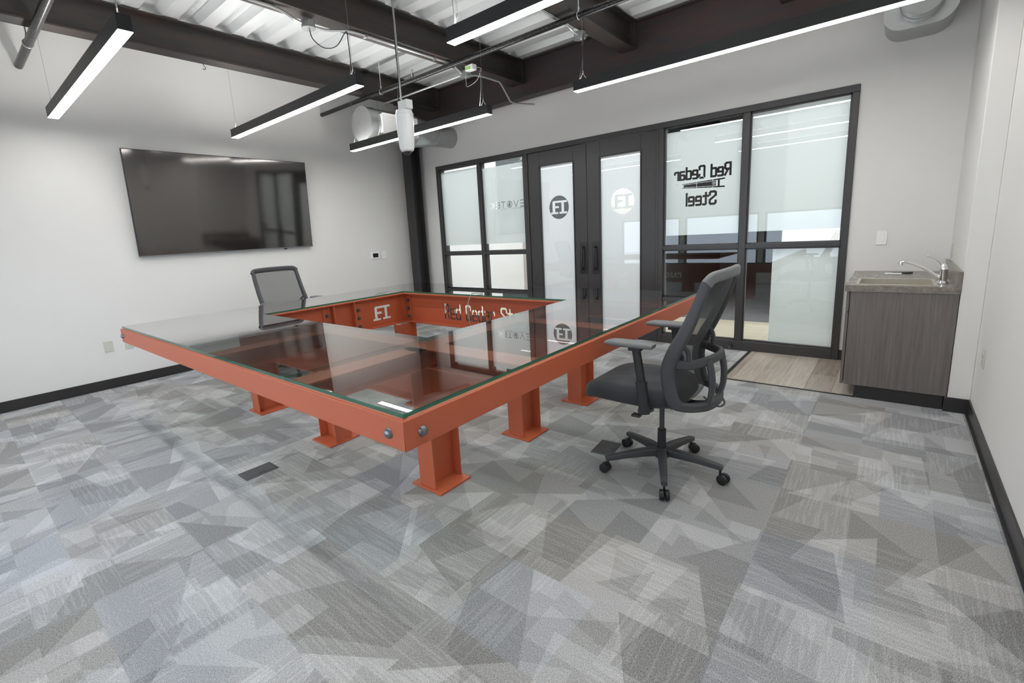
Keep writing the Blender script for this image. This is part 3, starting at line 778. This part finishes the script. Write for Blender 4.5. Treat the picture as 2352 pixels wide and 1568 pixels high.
# ------------------------------------------------------------------ television and wall plates
root = thing('television', 'large black flat television on the white wall', 'television', (.095, -2.948, 1.892))
hw, hh = .996, .552
TT = math.radians(3.6)          # leans forward at the top
class MBv(MB):
    def build(s, *a, **k):
        s.v = [((x-.03)*math.cos(TT)+z*math.sin(TT)-.01, y, z*math.cos(TT)-(x-.03)*math.sin(TT)) for x, y, z in s.v]; return super().build(*a, **k)
MBv().box(.0, .03, -hw, hw, -hh, hh).build('bezel', m['black'], root, bevel=.003)
MBv().box(.0302, .0315, -hw+.007, hw-.007, -hh+.014, hh-.007).build('screen', m['screen'], root)
MBv().box(.0302, .033, -hw, hw, -hh, -hh+.012).build('lower_trim', m['grey_plastic'], root)
MB().box(-.0945, -.035, -.35, .35, -.3, .25).build('wall_mount', m['black'], root)
MBv().box(.0, .02, .60, .64, -hh-.016, -hh).build('sensor_bump', m['black'], root, bevel=.003)
def plate(name, lab, cat, loc, rz, w_, h, mat, kind, group=None):
    root = thing(name, lab, cat, loc, rz, group)
    MB().box(-w_/2, w_/2, -.006, -.0003, -h/2, h/2).build('wall_plate', m[mat], root, bevel=.002)
    if kind == 'switch':
        MB().box(-.017, .017, -.009, -.006, -.033, .033).build('rocker', m[mat], root, bevel=.0015)
    if kind == 'outlet':
        for z in (.02, -.02):
            MB().cyl((0, -.006, z), (0, -.008, z), .016, n=20).box(-.007, -.005, -.0086, -.0079, z-.002, z+.007).box(.005, .007, -.0086, -.0079, z-.002, z+.007).build('socket', m[mat], root)
            MB().box(-.007, -.0055, -.0088, -.0086, z-.002, z+.007).box(.0055, .007, -.0088, -.0086, z-.002, z+.007).cyl((0, -.0084, z-.008), (0, -.0088, z-.008), .002, n=8).build('slot', m['black'], root)
    return root
plate('wall_plate', 'blank almond wall plate low on the television wall', 'wall plate', (0, -4.352, .442), PI/2, .075, .115, 'almond', 'blank')
plate('wall_outlet', 'almond wall outlet half hidden by the near left table corner', 'outlet', (0, -4.175, .437), PI/2, .075, .115, 'almond', 'outlet')
plate('light_switch', 'narrow white wall control just right of the black faced thermostat', 'switch', (0, -.73, 1.14), PI/2, .085, .12, 'white_plastic', 'switch')
plate('light_switch', 'white dimmer switch on the wall right of the glazed entrance', 'switch', (6.14, 0, 1.142), 0, .072, .12, 'white_plastic', 'switch')
plate('wall_outlet', 'almond outlet on the right wall above the black baseboard', 'outlet', (W, -1.405, .46), -PI/2, .085, .12, 'almond', 'outlet')
plate('wall_outlet', 'narrow almond outlet on the side wall above the backsplash', 'outlet', (6.588, -.165, 1.03), -PI/2, .08, .115, 'almond', 'outlet')
root = thing('thermostat', 'white thermostat with black display near the corner column', 'thermostat', (0, -.9, 1.142))
MB().box(.0003, .022, -.082, .072, -.052, .05).build('case', m['white_plastic'], root, bevel=.004)
MB().box(.0221, .0235, -.055, .045, -.03, .035).build('display', m['screen'], root)

# ------------------------------------------------------------------ floor boxes
def floor_box(lab, x, y, rz=0):
    root = thing('floor_box', lab, 'floor box', (x, y, 0), rz)
    b = [(-.068, -.10), (.068, -.10), (.068, .10), (-.068, .10)]; t_ = [(p*.88, q*.91) for p, q in b]
    mb = MB(); mb.add([(p, q, .0005) for p, q in b]+[(p, q, .006) for p, q in t_], [(3, 2, 1, 0), (4, 5, 6, 7)]+[(i, (i+1) % 4, 4+(i+1) % 4, 4+i) for i in range(4)])
    mb.build('flange', m['blacksat'], root)
    MB().box(-.05, .052, -.082, .082, .006, .008).build('lid', m['blacksat'], root, bevel=.001)
    mb = MB(); mb.prism([(.052, -.022), (.052, .022), (.036, .014), (.036, -.014)], lambda p, q, t: (p, q, t), .0078, .0084); mb.build('cable_notch', m['black'], root)
    return root
floor_box('black metal floor outlet box in the carpet left of the near table corner', 3.292, -4.312)
floor_box('black floor outlet box under the star base of the nearer office chair', 4.93, -2.86, .1)

# ------------------------------------------------------------------ table
TX0, TX1, TY0, TY1, TZ = 1.485, 5.05, -4.504, -1.41, .79
OX0, OX1, OY0, OY1 = 2.145, 4.215, -3.645, -2.12
tb = thing('conference_table', 'square red oxide steel beam conference table with glass top and open centre', 'table', (3.27, -2.96, 0))
ox, oy = 3.27, -2.96
class MBo(MB):
    def build(s, *a, **k):
        s.v = [(x-ox, y-oy, z) for x, y, z in s.v]; return super().build(*a, **k)
# outer channel frame, four mitred sides
def channel(side):
    mb = MBo(); h, fw_, t = .108, .045, .008
    def quad(d0, d1, z0, z1):
        # d: inward distance from outer line
        A = {'s': lambda d: ((TX0+d, TY0+d), (TX1-d, TY0+d)), 'e': lambda d: ((TX1-d, TY0+d), (TX1-d, TY1-d)),
             'n': lambda d: ((TX1-d, TY1-d), (TX0+d, TY1-d)), 'w': lambda d: ((TX0+d, TY1-d), (TX0+d, TY0+d))}[side]
        (a0, b0), (a1, b1) = A(d0), A(d1)
        v = [(*a0, z0), (*b0, z0), (*b1, z0), (*a1, z0), (*a0, z1), (*b0, z1), (*b1, z1), (*a1, z1)]
        mb.add(v, [(0, 3, 2, 1), (4, 5, 6, 7), (0, 1, 5, 4), (1, 2, 6, 5), (2, 3, 7, 6), (3, 0, 4, 7)])
    quad(0, t, TZ-h, TZ); quad(t, fw_, TZ-t, TZ); quad(t, fw_, TZ-h, TZ-h+t)
    return mb.build('frame_channel', m['red'], tb, bevel=.003)
for s_ in 'senw': channel(s_)
# deep ring beams around the opening
HB = .322; webz0, webz1 = TZ-HB+.011, TZ-.011
RW = .14
cxl, cxr, cyn, cyf = OX0-RW/2, OX1+RW/2, OY0-RW/2, OY1+RW/2
def ring_beam(axis, c, a, b, cut=None, gap=None):
    mb = MBo()
    for r, s in ((TZ-.011, TZ-.002), (TZ-HB, TZ-HB+.011)):
        if axis == 'y': mb.box(c-RW/2, c+RW/2, a, b, r, s)
        else: mb.box(a, b, c-RW/2, c+RW/2, r, s)
    if cut is None:
        if axis == 'y': mb.box(c-.004, c+.004, a, b, webz0, webz1)
        else: mb.box(a, b, c-.004, c+.004, webz0, webz1)
    else:
        u0, u1, fn = cut
        def B(p, q, r, s):
            if axis == 'y': mb.box(c-.004, c+.004, p, q, r, s)
            else: mb.box(p, q, c-.004, c+.004, r, s)
        B(a, u0, webz0, webz1); B(u1, b, webz0, webz1)
        for r in raster_rects(u0, u1, webz0, webz1, .003, fn): B(*r)
    return mb.build('ring_beam', m['red'], tb, smooth=30)
# lettering cut through the far ring beam
tx = text_segs('Red Cedar Steel', 2.70, .537, .145, .15, 1.08, gap=.22)
def bridges(segs_txt, x0, width, gap):
    pen = 0; out = []
    for ch in segs_txt:
        if ch == ' ': pen += .45; continue
        if ch in 'edaR': out.append(pen+GL[ch][0]*.5)
        pen += GL[ch][0]+gap
    pen -= gap; return [x0+p*width/pen for p in out]
br = bridges('Red Cedar Steel', 2.70, 1.08, .22)
def fn_txt(X, Z):
    mk = seg_mask(X, Z, tx)
    for b in br: mk &= ~((np.abs(X-b) < .002))
    return ~mk
ring_beam('x', cyf, OX0-.01, OX1+.01, (2.66, 3.84, fn_txt))
ring_beam('y', cxl, OY0-RW-.06, OY1+RW+.06, (-2.54, -2.24, lambda X, Z: ~logo_mask(X, Z, -2.505, .535, .235, .15)))
ring_beam('y', cxr, OY0-RW-.06, OY1+RW+.06)
ring_beam('x', cyn, OX0-.01, OX1+.01)
# shallow outriggers between ring and channel
def outr(axis, c, a, b, w_=.14):
    mb = ibeam(MBo(), axis, c, TZ-.002, w_, .106, a, b, .008, .006); mb.build('cross_beam', m['red'], tb)
for c in (cxl, 3.30, cxr): outr('y', c, TY0+.05, OY0-RW+.002); outr('y', c, OY1+RW-.002, TY1-.05)
for c in (cyn, -2.87, cyf): outr('x', c, TX0+.05, OX0-RW+.002); outr('x', c, OX1+RW-.002, TX1-.05)
# post between the two bolted plates on the left ring beam, facing the opening
xin = cxl+.004
MBo().box(xin, OX0-.004, -2.985, -2.973, webz0, webz1).box(xin, OX0-.004, -2.757, -2.745, webz0, webz1).box(OX0-.09, OX0-.08, -2.973, -2.757, webz0, webz1).build('splice_post', m['red'], tb)
def bolts(pts, ax, parent=tb, dome=False, name='bolt'):
    for p in pts:
        x, y, z = p; mb = MBo(); d = Vector(ax)
        if dome: mb.lathe((x, y, z), [(.020, 0), (.019, .004), (.014, .011), (.006, .015), (0, .0155)], ax, 20)
        else: mb.cyl(p, Vector(p)+d*.004, .020, n=18).cyl(Vector(p)+d*.004, Vector(p)+d*.018, .0155, n=6).cyl(Vector(p)+d*.018, Vector(p)+d*.027, .008, n=10)
        mb.build(name, m['bolt'], parent)
def clip(name, x0, x1, y0, y1, z0=.50, z1=.755): MBo().box(x0, x1, y0, y1, z0, z1).build(name, m['red'], tb, bevel=.001)
clip('clip_plate', xin+.0002, xin+.009, -3.075, -2.99); bolts([(xin+.009, -3.035, z) for z in (.685, .60, .515)], (1, 0, 0))
clip('clip_plate', xin+.0002, xin+.009, -2.74, -2.64); bolts([(xin+.009, -2.683, z) for z in (.685, .60, .515)], (1, 0, 0))
yin = cyf-.004
clip('clip_plate', cxl+.006, cxl+.10, yin-.009, yin-.0002); bolts([(cxl+.062, yin-.009, z) for z in (.70, .615, .53)], (0, -1, 0))
MBo().box(cxl+.0042, cxl+.012, yin-.07, yin-.009, .50, .755).build('clip_plate', m['red'], tb)
clip('clip_plate', cxr-.10, cxr-.006, yin-.009, yin-.0002); bolts([(cxr-.062, yin-.009, z) for z in (.70, .615, .53)], (0, -1, 0))
# domed corner bolts
bolts([(4.968, TY0, .732), (1.53, TY0, .734)], (0, -1, 0), dome=True, name='dome_bolt')
bolts([(TX1, -4.425, .731), (TX1, -1.49, .731)], (1, 0, 0), dome=True, name='dome_bolt')
bolts([(TX0, -4.43, .732), (TX0, -1.49, .731)], (-1, 0, 0), dome=True, name='dome_bolt')
bolts([(3.36, -4.42, .74), (4.24, -4.40, .74), (2.14, -4.42, .74), (4.90, -3.60, .74), (4.90, -2.76, .74)], (0, 0, 1), name='bolt')
# legs: short I sections on plates
def leg(x, y, turn):
    mb = MBo(); zt = TZ-HB
    def b(a0, a1, c0, c1, z0, z1):
        if turn: mb.box(x+c0, x+c1, y+a0, y+a1, z0, z1)
        else: mb.box(x+a0, x+a1, y+c0, y+c1, z0, z1)
    b(-.062, .062, -.104, -.096, .012, zt); b(-.062, .062, .096, .104, .012, zt); b(-.003, .003, -.096, .096, .012, zt)
    lg = mb.build('leg', m['red'], tb, bevel=.0015)
    mb = MBo().box(x-.118, x+.118, y-.118, y+.118, 0, .012)
    mb.build('foot_plate', m['red'], lg, bevel=.0015)
for x, y, t_ in ((4.345, -3.74, 0), (4.355, -2.945, 0), (4.36, -2.175, 0), (2.205, -3.745, 0), (3.272, -3.755, 1), (2.20, -2.19, 0), (3.27, -2.12, 1), (2.14, -2.95, 0)): leg(x, y, t_)
# four glass sheets laid pinwheel fashion
ins = .012; g0, g1 = TZ+.005, TZ+.020; gp = .0015
sheets = [(TX0+ins, OX1-.012-gp+.012, TY0+ins, OY0), (OX1+gp, TX1-ins, TY0+ins, OY1-gp), (OX0+gp, TX1-ins, OY1+gp, TY1-ins), (TX0+ins, OX0-gp, OY0+gp, TY1-ins)]
for k, (a, b, c, d) in enumerate(sheets):
    # the side faces that meet a neighbouring sheet are left clear, free edges are green; every vertex of a shared line is kept
    v = [(a, c, g0), (b, c, g0), (b, d, g0), (a, d, g0), (a, c, g1), (b, c, g1), (b, d, g1), (a, d, g1)]
    mb = MBo()
    mb.add(v, [(4, 5, 6, 7)], 0); mb.add(v, [(0, 3, 2, 1)], 1)
    side = [(0, 1, 5, 4), (1, 2, 6, 5), (2, 3, 7, 6), (3, 0, 4, 7)]
    full = [1, 2, 3, 0][k]                        # side wholly against a neighbour
    part = [2, 3, 0, 1][k]                        # side half against a neighbour
    for q in range(4):
        if q == full: mb.add(v, [side[q]], 3)
        elif q != part: mb.add(v, [side[q]], 2)
    if k in (0, 2):
        y_ = d if k == 0 else c; sp = OX0 if k == 0 else OX1
        for p, q, mi in ((a, sp, 3 if k == 0 else 2), (sp, b, 3)): mb.add([(p, y_, g0), (q, y_, g0), (q, y_, g1), (p, y_, g1)], [(0, 1, 2, 3)], mi)
    else:
        x_ = a if k == 1 else b; sp = OY0 if k == 1 else OY1
        for p, q, mi in ((c, sp, 3 if k == 1 else 2), (sp, d, 3)): mb.add([(x_, p, g0), (x_, q, g0), (x_, q, g1), (x_, p, g1)], [(0, 1, 2, 3)], mi)
    mb.build('glass_sheet', [m['glass_top'], m['glass_under'], m['glass_edge'], m['glass_seam']], tb)
for px, py in ((TX1-.03, TY0+.03), (OX1, TY0+.03), (TX1-.03, -3.3), (2.6, TY0+.03), (2.0, TY0+.03), (TX1-.03, OY1)):
    MBo().cyl((px, py, TZ), (px, py, TZ+.004), .012, n=16).build('glass_pad', m['red'], tb)
# cable over the far inner edge
cord('grey braided cable draped over the inner edge of the glass top', [(3.225, -2.03, .816), (3.19, -2.07, .820), (3.155, -2.115, .815), (3.135, -2.15, .74), (3.13, -2.155, .66), (3.135, -2.15, .56), (3.15, -2.14, .48), (3.2, -2.13, .30), (3.26, -2.22, .08), (3.30, -2.30, .006)], .0045, 'cable_grey', name='data_cable')

# ------------------------------------------------------------------ office chair
def make_chair(label, mesh_mat, top_mat):
    r = thing('office_chair', label, 'chair', (0, 0, 0))
    # base
    base = MB().lathe((0, 0, 0), [(.03, .075), (.036, .078), (.038, .13), (.03, .138)], n=24).build('base_hub', m['blacksat'], r)
    for k in range(5):
        a = math.radians(5+72*k); c, s = math.cos(a), math.sin(a)
        path = [(c*d, s*d, z) for d, z in ((.02, .113), (.10, .112), (.2, .103), (.29, .091), (.318, .086))]
        mb = MB().sweep(path, rrect(.046, .042, .008), scales=[(1.0, 1.1), (1, 1), (.86, .82), (.74, .68), (.66, .6)])
        lg = mb.build('leg', m['blacksat'], r)
        cx, cy = c*.305, s*.305; a2 = a+random.uniform(-.9, .9)
        hx, hy = math.cos(a2), math.sin(a2); wx, wy = -hy, hx; qx, qy = cx+hx*.018, cy+hy*.018
        mb = MB()
        for sg in (-1, 1): mb.lathe((qx+wx*sg*.014, qy+wy*sg*.014, .0275), [(.020, -.011), (.0265, -.009), (.0275, -.004), (.0275, .004), (.0265, .009), (.020, .011)], (wx, wy, 0), 24)
        mb.cyl((cx, cy, .04), (cx, cy, .075), .006, n=10).box(qx-.006, qx+.006, qy-.006, qy+.006, .02, .045)
        mb.build('caster', m['rubber'], lg)
    MB().cyl((0, 0, .13), (0, 0, .245), .023, n=24).build('gas_sleeve', m['black'], r)
    MB().cyl((0, 0, .245), (0, 0, .41), .0135, n=20).build('gas_piston', m['blacksat'], r)
    mb = MB().box(-.11, .10, -.085, .085, .405, .445); mb.tube([(-.02, -.08, .425), (-.02, -.20, .42), (-.03, -.265, .415)], .006, 8).box(-.055, -.01, -.285, -.25, .405, .418)
    mb.build('tilt_mechanism', m['black'], r, bevel=.008)
    # seat
    mb = MB(); n, k = 40, 9; v = []
    prof = [(.86, .447), (.95, .45), (.995, .468), (1.0, .49), (.985, .513), (.94, .528), (.8, .535), (.5, .535), (.2, .533)]
    for s_, z in prof:
        for i in range(n):
            t = 2*PI*i/n; cx, sy = math.cos(t), math.sin(t)
            ex = math.copysign(abs(cx)**.55, cx); ey = math.copysign(abs(sy)**.55, sy)
            X = -.125+ex*.285*s_; Y = ey*.252*s_*(1-.05*(ex < 0)*abs(ex))
            drop = max(0, (-X-.25)/.16)**2*.055
            zz = z-drop+(.012*abs(ey)**3 if s_ < .97 and z > .5 else 0)
            v.append((X, Y, zz))
    f = [(q*n+i, q*n+(i+1) % n, (q+1)*n+(i+1) % n, (q+1)*n+i) for q in range(len(prof)-1) for i in range(n)]
    f += [tuple(range(n-1, -1, -1)), tuple(range((len(prof)-1)*n, len(prof)*n))]
    mb.add(v, f); mb.build('seat', m['fabric'], r, smooth=60)
    # armrests
    for s_ in (-1, 1):
        mb = MB().sweep([(.012, s_*.272, .432), (.005, s_*.275, .50), (-.005, s_*.275, .60)], rrect(.046, .052, .016))
        mb.sweep([(.0, s_*.272, .44), (.0, s_*.18, .425)], rrect(.05, .03, .01))
        ar = mb.build('arm_post', m['black'], r)
        MB().sweep([(-.004, s_*.275, .59), (-.018, s_*.275, .68), (-.033, s_*.275, .768)], rrect(.034, .04, .012)).box(-.065, -.005, s_*.275-.022, s_*.275+.022, .758, .776).build('arm_slider', m['black'], ar)
        mb = MB(); P = []
        for i in range(9):
            t = -1+i/4; P.append((-.068+t*.124, s_*.272, .789+(-.004 if abs(t) == 1 else 0)))
        sc = [(.72, .7), (.93, .95), (1, 1), (1, 1), (1, 1), (1, 1), (1, 1), (.93, .95), (.72, .7)]
        mb.sweep(P, rrect(.088, .027, .012), scales=sc); mb.build('arm_pad', m['grey_plastic'], r)
    # back: side rails
    rail = [(.158, .482), (.135, .52), (.118, .60), (.118, .68), (.145, .76), (.185, .84), (.225, .93), (.262, 1.03), (.285, 1.10)]
    hwid = [.225, .232, .238, .242, .244, .244, .242, .240, .236]
    dz = catmull([(x, h, z) for (x, z), h in zip(rail, hwid)], 5)
    fb = MB()
    for s_ in (-1, 1):
        fb.sweep([(p.x, s_*p.y, p.z) for p in dz], rrect(.05, .032, .013), up=(0, 1, 0), scales=[((1.35 if p.z < .75 else 1.35-(p.z-.75)*1.3), 1) for p in dz])
    # bottom rail
    bot = catmull([(.150, -.228, .485), (.205, -.20, .476), (.265, -.12, .470), (.283, 0, .468), (.265, .12, .470), (.205, .20, .476), (.150, .228, .485)], 6)
    fb.sweep(bot, rrect(.034, .046, .012))
    fr = fb.build('back_frame', m['blacksat'], r)
    # top rail; on the right chair its highlight is painted in as grey
    top_ = catmull([(.285, -.245, 1.09), (.302, -.215, 1.118), (.318, -.12, 1.124), (.324, 0, 1.125), (.318, .12, 1.124), (.302, .215, 1.118), (.285, .245, 1.09)], 6)
    MB().sweep(top_, rrect(.034, .052, .014)).build('top_rail', top_mat, r)
    # woven mesh skin
    mb = MB(); nu = 16; v = []
    for p in dz:
        for i in range(nu+1):
            t = -1+2*i/nu; v.append((p.x+.004+(.036*(1-t*t) if p.z > .75 else .028*(1-t*t)*(1 if p.z > .5 else 1)), t*(p.y-.008), p.z))
    f = [(a*(nu+1)+i, a*(nu+1)+i+1, (a+1)*(nu+1)+i+1, (a+1)*(nu+1)+i) for a in range(len(dz)-1) for i in range(nu)]
    mb.add(v, f); mb.build('mesh_back', mesh_mat, r, smooth=80)
    # inner lighter strip panel and lumbar yoke
    yk = catmull([(.135, -.238, .70), (.20, -.20, .692), (.262, -.11, .70), (.285, 0, .706), (.262, .11, .70), (.20, .20, .692), (.135, .238, .70)], 6)
    y_ = MB().sweep(yk, rrect(.026, .046, .012))
    for s_ in (-1, 1): y_.sweep(catmull([(.20, s_*.20, .70), (.20, s_*.205, .76), (.175, s_*.232, .80)], 4), rrect(.022, .022, .009), up=(0, 1, 0))
    for s_ in (-1, 1): y_.sweep(catmull([(.266, s_*.105, .71), (.284, s_*.105, .62), (.284, s_*.105, .54), (.270, s_*.10, .475)], 5), rrect(.024, .05, .009), up=(0, 1, 0))
    y_.build('lumbar_yoke', m['blacksat'], r)
    y_ = MB().sweep(catmull([(.275, 0, .46), (.2, 0, .43), (.05, 0, .42)], 5), rrect(.08, .022, .009)); y_.build('back_arm', m['black'], r)
    MB().tube([(.20, .06, .455), (.235, .07, .42), (.275, .08, .405), (.30, .08, .43), (.285, .07, .47)], .005, 8, smooth=5).build('adjuster_loop', m['grey_plastic'], r)
    return r
ch1 = make_chair('black mesh back office chair on casters at the right side of the table', m['mesh'], m['grey_plastic']); ch1.location = (5.308, -2.93, 0)
ch2 = make_chair('black mesh back office chair behind the table under the television', m['mesh_light'], m['blacksat']); ch2.location = (1.285, -2.965, 0); ch2.rotation_euler = (0, 0, PI)

# ------------------------------------------------------------------ sink cabinet
cb = thing('sink_cabinet', 'grey brown wood grain sink base cabinet against the right wall', 'cabinet', (6.29, -.55, 0))
bx, by = 6.29, -.55
class MBc(MB):
    def build(s, *a, **k):
        s.v = [(x-bx, y-by, z) for x, y, z in s.v]; return super().build(*a, **k)
MBc().box(6.010, 6.584, -1.098, -1.080, .1, .807).box(6.010, 6.584, -.022, -.004, .1, .807).box(6.010, 6.584, -1.080, -.022, .1, .118).box(6.566, 6.584, -1.08, -.022, .118, .807).build('body', m['laminate'], cb, bevel=.001)
MBc().box(5.988, 6.006, -1.096, -.553, .1, .650).build('door', m['laminate'], cb, bevel=.001)
MBc().box(5.988, 6.006, -.549, -.006, .1, .650).build('door', m['laminate'], cb, bevel=.001)
MBc().box(5.988, 6.006, -1.096, -.006, .657, .803).build('drawer_front', m['laminate'], cb, bevel=.001)
MBc().box(6.082, 6.568, -1.086, -.01, 0.0045, .1).build('toe_kick', m['base'], cb)
ct = thing('countertop', 'taupe laminate countertop with backsplash on the sink cabinet', 'countertop', (6.29, -.55, .807))
sx0, sx1, sy0, sy1 = 6.045, 6.465, -1.045, -.655
class MBt(MB):
    def build(s, *a, **k):
        s.v = [(x-6.29, y+.55, z-.807) for x, y, z in s.v]; return super().build(*a, **k)
mb = MBt().box(5.976, sx0, -1.105, -.001, .8072, .853).box(sx1, 6.587, -1.105, -.001, .8072, .853).box(sx0, sx1, -1.105, sy0, .8072, .853).box(sx0, sx1, sy1, -.001, .8072, .853)
mb.build('slab', m['counter'], ct, smooth=30)
MBt().box(6.567, 6.587, -1.105, -.001, .8532, .955).build('backsplash', m['counter'], ct, bevel=.002)
sk = thing('sink', 'small rectangular stainless steel sink set in the countertop', 'sink', (6.255, -.85, .853))
class MBs(MB):
    def build(s, *a, **k):
        s.v = [(x-6.255, y+.85, z-.853) for x, y, z in s.v]; return super().build(*a, **k)
mb = MBs(); t = .004
x0, x1, y0, y1 = sx0+.001, sx1-.001, sy0+.001, sy1-.001
mb.box(x0, x0+t, y0, y1, .70, .853).box(x1-t, x1, y0, y1, .70, .853).box(x0, x1, y0, y0+t, .70, .853).box(x0, x1, y1-t, y1, .70, .853).box(x0, x1, y0, y1, .696, .70)
mb.build('bowl', m['steel_sink'], sk)
mb = MBs().box(x0-.014, x1+.014, y0-.014, y0+.006, .8532, .857).box(x0-.014, x1+.014, y1-.006, y1+.014, .8532, .857).box(x0-.014, x0+.006, y0+.006, y1-.006, .8532, .857).box(x1-.006, x1+.014, y0+.006, y1-.006, .8532, .857)
mb.build('rim', m['steel_sink'], sk, bevel=.0012)
MBs().lathe((6.255, -.85, .70), [(.045, 0), (.045, .003), (.03, .002), (.028, .0)], n=24).build('drain', m['chrome'], sk)
fc = thing('faucet', 'chrome single lever faucet with long spout beside the sink', 'faucet', (6.507, -.90, .8535))
MB().lathe((0, 0, 0), [(.032, 0), (.032, .006), (.026, .014), (.0225, .02)], n=28).build('base', m['chrome'], fc)
MB().lathe((0, 0, 0), [(.0215, .012), (.0215, .095), (.023, .098), (.023, .102), (.019, .108)], n=28).build('body', m['chrome'], fc)
MB().lathe((-.004, 0, .104), [(.019, 0), (.019, .012), (.014, .028), (.006, .036), (0, .038)], n=24).tube([(-.012, 0, .122), (-.026, 0, .148), (-.048, 0, .168), (-.072, 0, .182), (-.088, 0, .192)], .0055, 12, smooth=5).lathe((-.090, 0, .192), [(0, -.008), (.007, -.005), (.008, 0), (.006, .005), (0, .008)], (-1, 0, .6), 14).build('lever', m['chrome'], fc)
MB().tube([(-.015, 0, .045), (-.05, 0, .066), (-.10, 0, .102), (-.15, 0, .130), (-.19, 0, .146), (-.215, 0, .150), (-.232, 0, .147)], .0095, 14, smooth=5).cyl((-.232, 0, .153), (-.232, 0, .128), .0125, n=18).build('spout', m['chrome'], fc)
tag(MB().box(6.185, 6.295, -.33, -.295, .8535, .866).build('paper_roll', m['paper'], bevel=.004), 'white paper strip lying on the countertop behind the sink', 'paper')
root = thing('marker_pen', 'black marker pen lying behind the white paper strip', 'pen', (6.23, -.245, .8595), .12)
MB().cyl((0, 0, 0), (.085, 0, 0), .006, n=12).build('barrel', m['cord_black'], root); MB().cyl((.085, 0, 0), (.135, 0, 0), .0075, n=12).build('cap', m['cord_black'], root)
